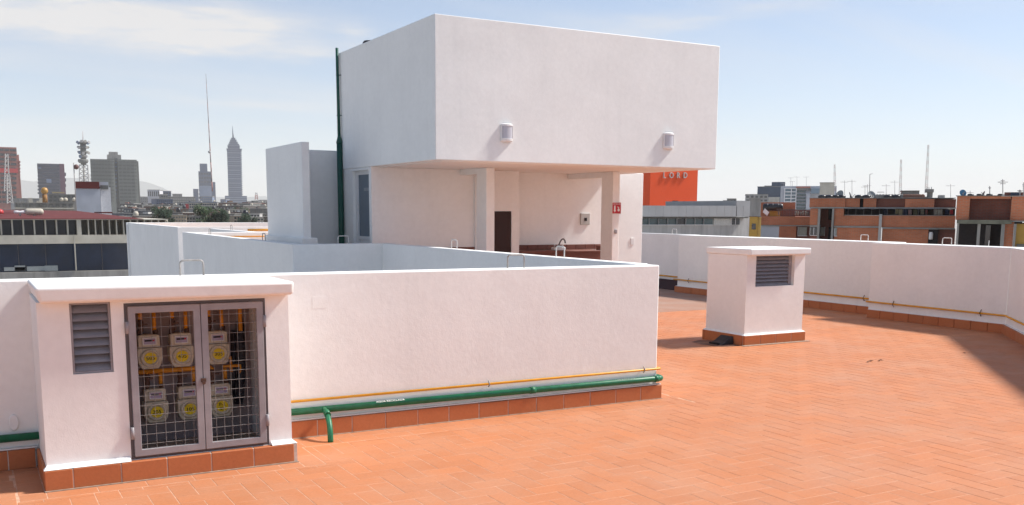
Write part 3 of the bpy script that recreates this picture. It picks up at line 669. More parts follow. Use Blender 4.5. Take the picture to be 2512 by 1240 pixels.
def lamp(x, label):
    t = thing('wall_lamp', (x, 13.04, 2.94), label, 'lamp', 'bulkhead lamps on the tank room')
    bbox(x - .10, x + .10, 13.03, 13.05, 2.955, 3.205).build('back_plate', LAMPW, t, .004)
    def half(prof, name, mat):
        b = MB(); n = 12
        for k in range(len(prof) - 1):
            (r0, h0), (r1, h1) = prof[k], prof[k + 1]
            for i in range(n):
                a0, a1 = math.pi * i / n, math.pi * (i + 1) / n
                P = lambda r, a, h: (x + r * math.cos(a) * 1.02, 13.03 - r * .55 * math.sin(a), h)
                b.face([P(r0, a1, h0), P(r0, a0, h0), P(r1, a0, h1), P(r1, a1, h1)], True)
        b.build(name, mat, t)
    half([(.0, 3.225), (.06, 3.222), (.098, 3.205), (.100, 3.180), (.088, 3.178)], 'top_cap', LAMPW)
    half([(.088, 3.178), (.088, 3.00)], 'lens', LAMPL)
    half([(.088, 3.0), (.100, 2.998), (.094, 2.965), (.06, 2.945), (.0, 2.94)], 'bottom_cap', LAMPW)
    for s_ in (-.094, .094): bbox(x + s_ - .006, x + s_ + .006, 13.012, 13.03, 2.975, 3.20).build('side_bar', LAMPW, t)
lamp(7.197, 'white half-round wall lamp nearer the left corner of the tank room'); lamp(10.25, 'white half-round wall lamp nearer the right end of the tank room')
g = thing('downpipe', (5.98, 17.05, 0), 'dark green downpipe climbing the left side of the tank room', 'pipe')
MB().tube([(5.985, 17.03, 0), (5.985, 17.05, 3.12)], .052, 12).build('lower_pipe', DKGREEN, g)
MB().lathe([(.052, 0), (.058, .03), (.03, .13), (.026, .14)], (5.985, 17.05, 3.10), (0, 0, 1), 12).build('reducer', DKGREEN, g)
MB().tube([(5.985, 17.05, 3.2), (5.985, 17.08, 4.77)], .027, 10).build('upper_pipe', DKGREEN, g)
for z in (3.6, 4.3): MB().tube([(6.03, 17.01, z), (5.95, 17.06, z), (6.03, 17.11, z)], .006, 5).build('pipe_clip', DKGREEN, g)
tag(MB().lathe([(.13, 0), (.13, .10), (.11, .13)], (6.35, 16.4, 4.69), (0, 0, 1), 16).build('roof_vent_cap', BITUM), 'small dark vent cap on the tank room roof', 'vent')
sw = thing('slab_wall', (5.07, 17.25, 0), 'tall grey-white slab wall standing left of the pavilion', 'wall')
bbox(5.0, 5.14, 16.15, 18.35, 0, 3.05).build('slab', WHITE, sw, .012); bbox(4.94, 5.22, 16.05, 18.4, 0, 1.46).build('slab_foot', WHITE, sw, .015)
tag(bbox(5.142, 6.028, 17.28, 17.42, 0, 2.995).build('screen_wall', WHITE, None, .01), 'shaded screen wall between the slab wall and downpipe', 'wall')
for i, (x, y, a) in enumerate(((10.27, 8.64, .3), (12.15, 8.6, 1.2), (9.2, 5.4, 2.0))):
    b = MB()
    for k in range(5):
        t = a + k * 1.25; c_, s_ = math.cos(t), math.sin(t); ox, oy = x + .07 * (k - 2), y + .03 * ((k * 7) % 3 - 1)
        q = [(-.035, -.004, .004), (0, -.014, .012), (.035, 0, .006), (0, .014, .014)]
        b.face([(ox + u * c_ - v * s_, oy + u * s_ + v * c_, z) for u, v, z in q])
        if i: break
    tag(b.build('dry_leaf', plain('dry_leaf', (.06, .035, .02), .8, .2)), ('scatter of dark dry leaves on the sunny floor', 'dry leaf in the shade of the corner parapet', 'single dry leaf on the nearer floor tiles')[i], 'leaf')

# ================================================================ SURROUNDINGS
# A Facade is an upright plane at a real distance from the roof; its elements get true sizes and depth from it.
GZ = -20.0
class Facade:
    def __init__(s, px, d, yaw=0, grid=False):      # grid: parallel to the near parapet (the street grid), else facing the roof
        b = FW + RI * ((px - CX) / F_PX); b = Vector((b.x, b.y, 0)).normalized()
        s.p = Vector((b.x * d, b.y * d, 0)); c, q = math.cos(R(yaw)), math.sin(R(yaw))
        if grid: b = Vector((0, 1, 0))
        s.n = Vector((b.x * c - b.y * q, b.x * q + b.y * c, 0)); s.r = Vector((s.n.y, -s.n.x, 0)); s.d = d
    def P(s, px, py, dep=0):
        ray = FW + RI * ((px - CX) / F_PX) + DN * ((py - CY) / F_PX)
        t = (s.p.dot(s.n) + dep) / ray.dot(s.n); w = EYE + ray * t
        return (w - s.p).dot(s.r), w.z
    def T(s, x, y, z):
        w = s.p + s.r * x + s.n * y; return (w.x, w.y, z)
    def box(s, x0, y0, x1, y1, d0, d1, mb=None):
        a, zt = s.P((x0 + x1) / 2, y0, d0); ym = y0 + 12 if y1 is None else (y0 + y1) / 2
        xa = s.P(x0, ym, d0)[0]; xb = s.P(x1, ym, d0)[0]
        zb = GZ if y1 is None else s.P((x0 + x1) / 2, y1, d0)[1]
        return (mb or MB()).box(xa, xb, d0, d1, zb, zt, s.T)
    def at(s, px, py, dep=0):
        x, z = s.P(px, py, dep); return Vector(s.T(x, dep, z))
    def base(s, px): x, z = s.P(px, 520); w = s.T(x, 2, 0); return (w[0], w[1], GZ)
CONC = concrete('concrete', (.30, .29, .27)); CONCD = concrete('dark_concrete', (.17, .17, .16)); CONCL = concrete('pale_concrete', (.46, .45, .43))
BRICK = brickmat('orange_brick', (.50, .155, .075), (.56, .185, .09), (.42, .23, .15))
BRICKD = brickmat('dark_brick', (.23, .078, .058), (.27, .095, .068), (.2, .12, .10))
GLB = glass('blue_glass', (.012, .022, .05)); GLT = glass('teal_glass', (.05, .09, .10)); GLD = glass('dark_glass', (.02, .022, .03)); GLC = plain('curtained_pane', (.33, .33, .29), .6, .3)
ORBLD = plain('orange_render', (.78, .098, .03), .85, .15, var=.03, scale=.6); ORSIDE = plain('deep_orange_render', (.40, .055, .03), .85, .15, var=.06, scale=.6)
OCHRE = plain('ochre_render', (.46, .28, .07), .85, .15, var=.12, scale=1.0); PANEL = plain('grey_cladding', (.36, .36, .36), .55, .35, var=.07, scale=.7)
REDROOF = plain('red_roof', (.125, .028, .024), .75, .25, var=.2, scale=.6); CREAM = plain('cream_render', (.50, .47, .40), .9, .15, var=.15, scale=.8)
PALEBL = plain('pale_blue_render', (.47, .49, .53), .85, .2, var=.12, scale=.5); NAVY = plain('navy_cladding', (.06, .085, .125), .6, .3, var=.15, scale=.3)
BLACKPL = plain('black_plastic', (.016, .016, .02), .35, .5); TANKW = plain('beige_tank', (.50, .46, .38), .6, .3); COPPER = plain('golden_tank', (.42, .23, .06), .4, .5)
MASTR = plain('mast_red', (.36, .19, .17), .7, .2); MASTW = plain('mast_white', (.42, .41, .40), .7, .2); ANT = plain('antenna_metal', (.34, .32, .31), .6, .3)
DISHB = plain('blue_dish', (.06, .20, .33), .5, .4); DISHG = plain('grey_dish', (.25, .27, .27), .5, .4)
struct(MB().box(-8500, 8500, -8500, 8500, GZ - .5, GZ).build('ground', plain('street_ground', (.36, .34, .315), .9, .1, var=.25, scale=.02)))

def lathe_t(prof, c, seg=14, axis=(0, 0, 1)): return MB().lathe(prof, c, axis, seg)
def dish(p, size, face, mat, label, post=1.0):
    t = thing('satellite_dish', p - Vector((0, 0, post)), label, 'satellite dish')
    f = Vector(face).normalized()
    b = MB().lathe([(.02 * size, -.16 * size), (.55 * size, -.10 * size), (.86 * size, 0), (size, .10 * size), (.96 * size, .12 * size), (.80 * size, .03 * size), (.5 * size, -.05 * size), (.02 * size, -.10 * size)], p, f, 20)
    b.build('reflector', mat, t)
    MB().tube([p + Vector((0, 0, -size * .9)), p + f * size * .9], .02 * max(size, 1), 5).build('feed_arm', ANT, t); MB().lathe([(.06 * size, 0), (.09 * size, .15 * size)], p + f * size * .9, f, 8).build('feed_horn', ANT, t)
    MB().tube([p - Vector((0, 0, post)), p - f * size * .1], .035, 6).build('post', ANT, t)
def yagi(F, px, ytop, ybase, label, els=6, boom=1.2, dep=1.0, vert=True):
    a, b = F.at(px, ybase, dep), F.at(px, ytop, dep)
    t = thing('tv_antenna', a, label, 'antenna', 'television antennas on the roofs')
    r = F.d * .00010 + .003
    MB().tube([a, b], r * 1.3, 5).build('mast', ANT, t)
    d = (F.r * random.uniform(.3, 1) + F.n * random.uniform(-1, 1)).normalized(); q = d.cross(Vector((0, 0, 1)))
    c = b - Vector((0, 0, .1)); MB().tube([c - d * boom / 2, c + d * boom / 2], r, 5).build('boom', ANT, t)
    for i in range(els):
        k = c + d * boom * (i / (els - 1) - .5); w = boom * (.30 - .12 * i / els)
        MB().tube([k - q * w, k + q * w], r * .8, 4).build('element', ANT, t)
def cross_antenna(F, px, ytop, ybase, label, w, dep=1.0):
    a, b = F.at(px, ybase, dep), F.at(px, ytop, dep); t = thing('tv_antenna', a, label, 'antenna', 'television antennas on the roofs'); r = F.d * .0002 + .006
    MB().tube([a, b], r * 1.2, 5).build('mast', ANT, t)
    h = (b - a).length
    for k, ww in ((.82, w), (.72, w * .55), (.9, w * .4)):
        c = a.lerp(b, k); MB().tube([c - F.r * ww, c + F.r * ww], r, 4).build('element', ANT, t)
def lattice(F, px, ytop, ybase, w, label, mats, dep=2.0, n=16, px2=None, legs=3, r=.03, cat='mast'):
    a, b = F.at(px, ybase, dep), F.at(px2 or px, ytop, dep); t = thing('lattice_mast', a, label, cat)
    for i in range(n):
        p, q = a.lerp(b, i / n), a.lerp(b, (i + 1) / n); wa = w * (1 - .55 * i / n); wb = w * (1 - .55 * (i + 1) / n); m = MB()
        P = [p + (F.r * math.cos(k * 2 * math.pi / legs) + F.n * math.sin(k * 2 * math.pi / legs)) * wa for k in range(legs)]
        Q = [q + (F.r * math.cos(k * 2 * math.pi / legs) + F.n * math.sin(k * 2 * math.pi / legs)) * wb for k in range(legs)]
        for k in range(legs):
            m.tube([P[k], Q[k]], r, 4, False); m.tube([P[k], Q[(k + 1) % legs]], r * .6, 4, False); m.tube([P[(k + 1) % legs], Q[k]], r * .6, 4, False)
        m.build('mast_section', mats[(i // 2) % len(mats)], t)
    return t, a, b

# ---------------------------------------------------------------- right: orange building with letters
F = Facade(1655, 120, grid=True)
t = thing('orange_building', F.base(1655), 'bright orange blind tower block with grey letters LORD', 'building')
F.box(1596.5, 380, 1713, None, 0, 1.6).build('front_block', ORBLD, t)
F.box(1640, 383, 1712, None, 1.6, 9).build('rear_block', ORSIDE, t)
wd = F.box(1650, 493, 1663.5, 503.5, -.06, .02).build('window', GLD, t); F.box(1656.5, 493, 1657.3, 503.5, -.12, -.06).build('mullion', ORSIDE, wd)
x0, z0 = F.P(1677, 494); x1, z1 = F.P(1696, 505)
MB().wall(x0, x1, z1, z0, -.08, .01, [(x0 + .06, x1 - .06, z1 - .1, z0 - .06)], F.T).build('panel_outline', ORSIDE, t)
ROT = Matrix((F.r, Vector((0, 0, 1)), -F.n)).transposed().to_4x4()
for ch, px in (('L', 1630), ('O', 1647), ('R', 1664), ('D', 1681)):
    p = F.at(px, 431.2, -.10)
    text_mesh(ch, .98, plain('sign_letter', (.52, .50, .47), .5, .4), 'letter', t, Matrix.Translation(p) @ ROT @ Matrix.Diagonal((.86, 1, 1, 1)), .07)
# grey panelled building
F = Facade(1705, 85, grid=True)
t = thing('grey_building', F.base(1705), 'grey office building with panelled fascia and ribbon windows', 'building')
F.box(1560, 533, 1838, None, .9, 12).build('wall', CONCL, t)
F.box(1555, 505.5, 1806, 532.5, .12, 12).build('fascia_core', CONCD, t); F.box(1806.2, 493, 1839.5, 532.3, .10, 10).build('corner_block', PANEL, t)
px = 1553.0
while px < 1804:
    F.box(px, 505, min(px + 18.4, 1806), 532, 0, .14).build('fascia_panel', PANEL, t); px += 18.7
for a in (1808, 1823.5): F.box(a, 505, a + 15, 532, .0, .11).build('fascia_panel', PANEL, t)
F.box(1558, 532.6, 1836, 535.2, .3, .95).build('soffit_shade_strip', CONCD, t)  # shade under the fascia painted as a dark strip
for i, a in enumerate((1572, 1593, 1616, 1638.5, 1661, 1683, 1705.5, 1727)):
    w = F.box(a + .6, 537, a + 21.4, 551.5, .82, .9).build('window', GLT if i not in (4,) else GLD, t); F.box(a - .6, 536, a + .5, 552.8, .7, .92).build('mullion', PANEL, w)
F.box(1571, 551.6, 1749, 553, .66, .92).build('window_sill', LAMPW, t)
F.box(1751, 536.5, 1793, 553.5, .8, .92).build('blind_panel', plain('white_panel', (.55, .55, .52), .7, .2), t)
for a in (1795, 1805): w = F.box(a, 537, a + 9.4, 551.5, .82, .9).build('window', GLD, t); F.box(a - .6, 536, a, 552.5, .72, .92).build('mullion', LAMPW, w)
# small far blocks in the gap
def block(F, x0, y0, x1, mat, name, label, dep=14, cat='building', win=None, rail=None):
    t = thing(name, F.base((x0 + x1) / 2), label, cat)
    F.box(x0, y0, x1, None, 0, dep).build('wall', mat, t); F.box(x0 - .4, y0 - 1.2, x1 + .4, y0, -.15, dep + .1).build('roof_edge', CONC, t)
    if win:
        nx, ny, h, wm = win; sx = (x1 - x0) / nx
        for i in range(nx):
            for j in range(ny):
                F.box(x0 + sx * (i + .2), y0 + 3 + h * j, x0 + sx * (i + .8), y0 + 3 + h * j + h * .55, -.12, .05).build('window', wm, t)
    return t
F = Facade(1745, 230)
block(F, 1713, 497, 1738, PALEBL, 'low_block', 'small pale blue block right of the orange building', win=(4, 1, 8, GLD))
block(F, 1740.5, 497.5, 1762, ORBLD, 'low_block', 'small orange rooftop hut beyond the grey fascia'); block(F, 1761, 496, 1774.5, CONCD, 'low_block', 'dark little block beside the orange hut', win=(2, 1, 9, GLD))
F = Facade(1800, 210)
block(F, 1774, 493, 1784, CONC, 'low_block', 'narrow grey block left of the stepped grey building')
block(F, 1783, 488.5, 1806, CONC, 'stepped_block', 'low stepped grey building behind the panelled corner', win=(3, 2, 8, CONCD))
block(F, 1829, 478, 1884, CONCL, 'grey_block', 'grey concrete block under the navy building', win=(5, 2, 9, CONCD)); block(Facade(1850, 190), 1838, 488, 1866, CONC, 'grey_block', 'rough grey wall beside the brick tank house')
# navy building, blue-white glazed building, beige block
F = Facade(1890, 330)
t = block(F, 1858, 459, 1916, NAVY, 'navy_building', 'dark navy clad building with rooftop box'); F.box(1893, 447, 1926, 459, 3, 12).build('rooftop_box', NAVY, t); F.box(1875, 456, 1893, 459, 2, 10).build('roof_plant', NAVY, t)
F.box(1884, 484, 1912, 520, -6, -1).build('low_wing', CREAM, t)
F = Facade(1950, 300)
t = thing('glazed_building', F.base(1950), 'pale blue glazed building with white window grid', 'building')
F.box(1915, 457, 2052, None, 1, 18).build('wall', PALEBL, t); gl = F.box(1925, 463, 1951.5, 530, .5, 1.1).build('glazing', glass('sky_glass', (.10, .16, .20)), t)
for i in range(6): F.box(1923, 462 + 8.1 * i, 1953, 464 + 8.1 * i, .2, .9).build('transom', LAMPW, gl)
for a in (1923, 1939, 1951): F.box(a, 462, a + 2, 530, .1, .95).build('mullion', LAMPW, gl)
F.box(1953, 458, 1988, 462, .4, 10).build('red_roof_strip', plain('salmon_roof', (.45, .20, .16), .8, .2), t)
for i in range(9): F.box(1954, 468 + 8.2 * i, 1976, 472.5 + 8.2 * i, .6, 1.1).build('window_band', GLT, t)
for i in range(8): F.box(1955 + 4.4 * i, 462.5, 1958 + 4.4 * i, 467.5, .4, 1.1).build('vent_cap', CONC, t)
F.box(1977, 475, 1986, 540, -1, 1).build('stair_tower', PALEBL, t); F.box(1990, 463, 2030, 475, -2, 1).build('water_tanks', plain('blue_grey_tank', (.20, .27, .33), .6, .3), t)
for px, y0, y1, nm in ((1922, 450, 457, 'leftmost short aerial'), (1940, 436, 457, 'tall thin aerial, second from left'), (1944, 445, 457, 'middle short aerial'), (1955, 434, 458, 'tall thin aerial over the salmon strip'), (1978, 434, 460, 'rightmost tall aerial')): yagi(F, px, y0, y1, nm + ' on the glazed building roof', 3, 1.5, 6)
F = Facade(2030, 230); block(F, 2011, 449, 2047, CREAM, 'beige_block', 'plain beige block rising behind the brick roofline', 10)
lattice(F, 2047, 404, 470, .35, 'slim red and white lattice mast beside the beige block', (MASTR, MASTW), 4, 14, r=.035)

# ---------------------------------------------------------------- right: brick buildings
F = Facade(1925, 66)
t = thing('brick_annex', F.base(1925), 'low brick annex with grey lower panel and roof tank', 'building')
F.box(1867, 532, 1988, 553, 0, 8).build('brick_wall', BRICK, t, uv=True); F.box(1867, 553, 1988, 555.5, -.06, 8).build('floor_beam', CONC, t)
F.box(1911, 555.6, 1953, None, 0, 8).build('brick_wall', BRICK, t, uv=True); F.box(1867, 555.6, 1911, None, .02, 8).build('grey_panel', PALEBL, t); F.box(1953.2, 555.6, 1988, None, .3, 8).build('brick_wall', BRICKD, t, uv=True)
w = F.box(1958, 558, 1979, 578.5, .15, .35).build('window', GLC, t); F.box(1957, 557, 1958, 579.5, .1, .3).build('frame', LAMPW, w); F.box(1957, 578.5, 1980, 579.8, .05, .3).build('sill', LAMPW, w)
F.box(1866, 497, 1951, 532, 3, 8).build('upper_brick_wall', BRICK, t, uv=True); F.box(1888, 517, 1913, 531, 2.0, 3).build('ochre_shed', OCHRE, t); F.box(1913, 516, 1988, 531, 2.4, 3).build('cluttered_ledge', BRICKD, t, uv=True)
rl = F.box(1905, 514.3, 1988, 515.4, .2, .3).build('railing', DARKST, t)
for i in range(22): F.box(1906 + 3.8 * i, 515.4, 1906.7 + 3.8 * i, 531.5, .22, .28).build('bar', DARKST, rl)
for i in range(6): tag(F.box(1950 + 6 * i, 518 + (i % 3), 1954 + 6 * i, 529, .6 + .1 * i, .9 + .1 * i).build('roof_bucket', (GLC, CREAM, CONC)[i % 3], None, .03), ('pale bin %s behind the annex railing' % ('nearest the tank', 'second from the tank', 'third from the tank', 'third from the brick corner', 'second from the brick corner', 'nearest the brick corner')[i]), 'bin', 'bins behind the railing')
p = F.at(1896, 509, 1.6); tk = thing('water_tank', p - Vector((0, 0, 1)), 'black horizontal water tank on the brick annex', 'tank')
MB().lathe([(.05, -.66), (.20, -.64), (.25, -.55), (.25, .55), (.20, .64), (.05, .66)], p, F.r, 18).build('tank_body', BLACKPL, tk)
for k in (-.35, 0, .35): MB().lathe([(.262, -.02), (.262, .02)], p + F.r * k, F.r, 18).build('tank_rib', BLACKPL, tk)
MB().tube([p - F.r * .4 - Vector((0, 0, .5)), p - F.r * .4], .05, 6).build('tank_leg', CONC, tk); MB().tube([p + F.r * .4 - Vector((0, 0, .5)), p + F.r * .4], .05, 6).build('tank_leg', CONC, tk)
tag(MB().box(-.18, .18, -.04, .04, -.12, .12, lambda x, y, z: tuple(F.at(1879, 521, .8) + F.r * (x * .8 + z * .5) + F.n * y + Vector((0, 0, z - x * .7)))).build('tilted_panel', LAMPW), 'white tilted sheet leaning left of the ochre shed', 'panel')
F = Facade(1852, 58)
t = thing('ochre_house', F.base(1852), 'narrow ochre stair house with small dark window', 'building')
F.box(1838.5, 532, 1859, None, 0, 2).build('front_wall', OCHRE, t); F.box(1859.1, 533, 1867, None, .15, 2).build('side_wall', plain('pale_ochre', (.60, .40, .13), .85, .15), t); F.box(1837.5, 530.6, 1868, 532, -.08, 2.1).build('roof_edge', DARKST, t)
F.box(1844, 549, 1854, 563.5, -.03, .05).build('window', GLD, t)

F = Facade(2170, 60)
t = thing('brick_block', F.base(2170), 'long brick apartment block with laundry gallery and concrete bands', 'building')
# fabric of the front: piers, bands and recesses
F.box(1986, 487, 2073, 509, 0, 9).build('parapet_brick', BRICK, t, uv=True); F.box(2073.2, 487.6, 2109, 508.6, .12, 9).build('parapet_brick', BRICK, t, uv=True); F.box(2118, 487.6, 2149.5, 509, .12, 9).build('parapet_brick', BRICK, t, uv=True)
F.box(2109, 488, 2118, 509, .6, 9).build('parapet_slot', DARKIN, t)
F.box(2149.7, 488, 2220, 510, .4, 9).build('parapet_brick', BRICKD, t, uv=True); F.box(2220.2, 488.5, 2292, 511, 0, 9).build('parapet_brick', BRICK, t, uv=True); F.box(2292.2, 489, 2345, 511.5, .5, 9).build('parapet_brick', BRICKD, t, uv=True)
F.box(1985, 485.6, 2345, 487.0, -.1, 9.1).build('coping', CONC, t)
F.box(1986, 509.1, 2345, 512.2, -.08, 9).build('roof_band', CONC, t)
F.box(1987, 512.3, 2007, 553, 0, 9).build('brick_pier', BRICK, t, uv=True); F.box(2046, 512.3, 2070, 530.5, 0, 9).build('brick_pier', BRICK, t, uv=True)
F.box(2070.2, 529.5, 2160, 556, 0, 9).build('brick_wall', BRICK, t, uv=True); F.box(2046, 530.6, 2070.1, 555, .02, 9).build('brick_wall', BRICK, t, uv=True); F.box(2163, 529.5, 2343, 559, .02, 9).build('brick_wall', BRICK, t, uv=True)
F.box(2007, 512.3, 2046, None, 2.2, 9).build('stair_recess', BRICKD, t, uv=True)
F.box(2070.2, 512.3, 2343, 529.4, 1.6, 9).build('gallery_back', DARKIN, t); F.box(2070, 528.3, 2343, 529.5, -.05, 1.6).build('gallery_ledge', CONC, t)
for a, b_ in ((2006.5, 2012), (2041, 2046)): F.box(a, 512.3, b_, None, -.14, .3).build('concrete_column', CONC, t)
F.box(2156.5, 526, 2163.5, None, -.16, .3).build('concrete_column', CONCL, t)
F.box(1987, 553.1, 2006.4, 557.2, -.09, 9).build('floor_beam', CONC, t); F.box(2046.1, 555.1, 2156.4, 559, -.09, 9).build('floor_beam', CONC, t); F.box(2163.6, 559.1, 2343, 562.4, -.09, 9).build('floor_beam', CONC, t)
F.box(1987, 557.3, 2006.4, None, .02, 9).build('brick_wall', BRICKD, t, uv=True); F.box(2046.1, 559.1, 2156.4, None, .02, 9).build('brick_wall', BRICK, t, uv=True); F.box(2163.6, 562.5, 2277, None, .02, 9).build('brick_wall', BRICK, t, uv=True); F.box(2277, 562.5, 2343, None, .25, 9).build('brick_wall', BRICKD, t, uv=True)
def win(x0, y0, x1, y1, m, mull=True):
    w = F.box(x0, y0, x1, y1, -.03, .3).build('window', m, t); F.box(x0 - .8, y1, x1 + .8, y1 + 1.2, -.1, .2).build('sill', LAMPW, w)
    if mull: F.box((x0 + x1) / 2 - .6, y0, (x0 + x1) / 2 + .6, y1, -.06, .1).build('mullion', LAMPW, w)
    F.box(x0 - 1, y0, x0, y1, -.07, .1).build('jamb', LAMPW, w)
win(1987.5, 558.5, 2005, 577.5, GLD); win(2047, 560, 2052.5, 579, GLC, False)
x_ = F.box(2012.5, 558, 2021.5, 579, 2.0, 2.2).build('window', GLC, t); F.box(2022, 557, 2023, 580, 1.98, 2.2).build('jamb', LAMPW, x_)
F.box(2032, 513, 2041, 540, 1.9, 2.3).build('stair_opening', DARKIN, t); F.box(2032, 558, 2041, None, 1.9, 2.3).build('stair_opening', DARKIN, t)
n_ = F.box(2278.5, 563.5, 2301, None, -.02, .35).build('service_niche', DARKIN, t); F.box(2277, 561.5, 2302, 563.4, -.15, .3).build('niche_hood', CONC, n_)
tag(MB().lathe([(.09, 0), (.11, .05), (.11, .34), (.08, .42)], F.at(2283, 588, -.12), (0, 0, 1), 12).build('water_heater', LAMPW), 'white water heater in the brick wall niche', 'heater')
# wavy tin awning over the gallery and its laundry
aw = MB(); N = 60
for i in range(N):
    a, b_ = 2072 + 271 * i / N, 2072 + 271 * (i + 1) / N; za = 512.6 + 1.0 * math.sin(i * .9) * math.sin(i * .13); zb = 512.6 + 1.0 * math.sin((i + 1) * .9) * math.sin((i + 1) * .13)
    aw.face([F.at(a, za, -.35), F.at(b_, zb, -.35), F.at(b_, zb - .8, .05), F.at(a, za - .8, .05)])
aw.build('tin_awning', plain('tin_sheet', (.55, .54, .50), .45, .4, .3), t)
for i in range(14): F.box(2080 + 19.2 * i, 513, 2080.9 + 19.2 * i, 528.5, -.02, .06).build('gallery_post', DARKST, t)
for i, (a, b_, y0, y1, c_, nm) in enumerate(((2168, 2178, 514, 527, (.05, .06, .10), 'navy'), (2196, 2204, 514, 526, (.50, .45, .30), 'cream'), (2205, 2213, 514, 528, (.55, .50, .38), 'beige'), (2216, 2226, 515, 528, (.07, .09, .16), 'dark blue'), (2228, 2236, 515, 527.5, (.55, .40, .42), 'pink'), (2240, 2250, 514, 528, (.20, .20, .14), 'olive'), (2258, 2266, 514, 527, (.42, .40, .34), 'grey-beige'), (2270, 2276, 515, 527, (.30, .05, .05), 'dark red'), (2290.5, 2312, 514, 528, (.46, .46, .43), 'pale grey'), (2318, 2327, 515, 527, (.05, .07, .16), 'deep blue'), (2330, 2338, 515, 526, (.45, .05, .08), 'crimson'))):
    b = MB(); K = 6
    for k in range(K):
        xa, xb = a + (b_ - a) * k / K, a + (b_ - a) * (k + 1) / K; d0, d1 = .5 + .06 * (k % 2), .5 + .06 * ((k + 1) % 2)
        b.face([F.at(xa, y1 - (k % 3) * .4, d0), F.at(xb, y1 - ((k + 1) % 3) * .4, d1), F.at(xb, y0, d1), F.at(xa, y0, d0)])
        b.face([F.at(xb, y1 - ((k + 1) % 3) * .4, d1 + .03), F.at(xa, y1 - (k % 3) * .4, d0 + .03), F.at(xa, y0, d0 + .03), F.at(xb, y0, d1 + .03)])
    tag(b.build('hanging_cloth', plain('cloth_' + nm.replace(' ', '_'), c_, .9, .1)), nm + ' cloth hanging in the brick gallery', 'laundry', 'laundry in the gallery')
# roof clutter on the brick block
TP = 486
for i, (px, nm) in enumerate(((2017, 'leftmost'), (2034, 'second from left'), (2050, 'third from left'), (2064, 'under the small dish'), (2107, 'left of the parapet slot'), (2126, 'right of the parapet slot'), (2178, 'before the tin tanks'), (2199, 'beside the tin tanks'))):
    p = F.at(px, TP, .9); q = MB().lathe([(.24, 0), (.25, .09), (.20, .15), (.08, .18)], p, (0, 0, 1), 14)
    tag(q.build('roof_cistern', BLACKPL), 'low black cistern top, ' + nm + ' on the long brick block', 'cistern', 'black cisterns along the brick roofs')
dish(F.at(2060, 478.5, 1.2), .28, -F.n + F.r * -.8 + Vector((0, 0, .5)), DISHG, 'small grey dish tilted left on the long brick roof', .25)
dish(F.at(2087, 481.5, 1.2), .26, F.r * .9 + Vector((0, 0, .4)), BITUM, 'small dark dish seen edge-on near the brick parapet', .2)
dish(F.at(2138, 479, 1.2), .26, F.r * .7 - F.n + Vector((0, 0, .6)), DISHG, 'grey dish facing right beside the tin tanks', .22)
t2 = thing('tin_tank_row', F.base(2190), 'row of ribbed grey roof sheets and tanks on the brick block', 'roof vents')
for i in range(16):
    px = 2152 + 7.4 * i; p = F.at(px, 482.5, 1.4); MB().lathe([(.10, -.5), (.13, -.4), (.13, .4), (.10, .5)], p, F.n, 12).build('ribbed_sheet', CONC if i < 9 else plain('rusty_sheet', (.22, .12, .09), .8, .2), t2)
F.box(2150, 483, 2275, 487, 1.2, 2.2).build('support', CONCD, t2)
t2 = thing('rooftop_hut', F.base(2230), 'grey rooftop hut behind the tin tanks', 'hut'); F.box(2210, 469, 2255, 487, 3, 6).build('wall', CONC, t2); F.box(2209, 467.8, 2256, 469, 2.9, 6.1).build('roof', CONC, t2)
t2 = thing('tank_tower', F.base(2285), 'narrow concrete tank tower with pipes on the brick roof', 'tower'); F.box(2275, 470, 2288, 487, 2, 3).build('shaft', CONC, t2); F.box(2270, 464.5, 2291, 472, 1.8, 3.2).build('tank_box', CONC, t2)
for px in (2274, 2279, 2285): MB().tube([F.at(px, 465, 2.2), F.at(px, 459, 2.2)], .02, 5).build('vent_pipe', ANT, t2)
tag(F.box(2302, 479, 2318, 487, 2, 3).build('roof_box', CONCL, None, .02), 'plain grey cubic box on the brick roof edge', 'box')
tag(F.box(2152, 471.2, 2169, 472.4, 1.5, 1.7).build('roof_rail', ANT), 'short horizontal rail above the tin tanks', 'rail')
for px, y0, y1, nm in ((2072, 443, 487, 'leftmost tall antenna on the long brick roof'), (2090, 441, 487, 'thin antenna beside the leftmost tall one'), (2122, 455, 487, 'cluster antenna left of the bent-top pole'), (2128, 452, 487, 'cluster antenna touching the bent-top pole'), (2174, 452, 487, 'short antenna with a dark knob'), (2195, 443, 487, 'cross-armed antenna left of the first lattice mast'), (2332, 452, 488, 'pale thin antenna left of the blue dish')): yagi(F, px, y0, y1, nm, 5, .45, 1.5)
a, b = F.at(2132.5, 487, 1.5), F.at(2134, 428, 1.5); t2 = thing('bent_pole', a, 'tall pole with bent top arm on the brick roof', 'pole')
MB().tube([a, b], .02, 6).build('pole', ANT, t2); MB().tube([b, b + F.r * .16 + Vector((0, 0, .03))], .014, 5).build('arm', ANT, t2)
lattice(F, 2207, 392, 487, .10, 'shorter guyed lattice mast on the brick roof', (MASTW, MASTR), 1.8, 20, 2210, r=.009)
lattice(F, 2271, 356, 470, .10, 'tallest guyed lattice mast on the right skyline', (MASTW, MASTR), 1.8, 24, 2277, r=.009)

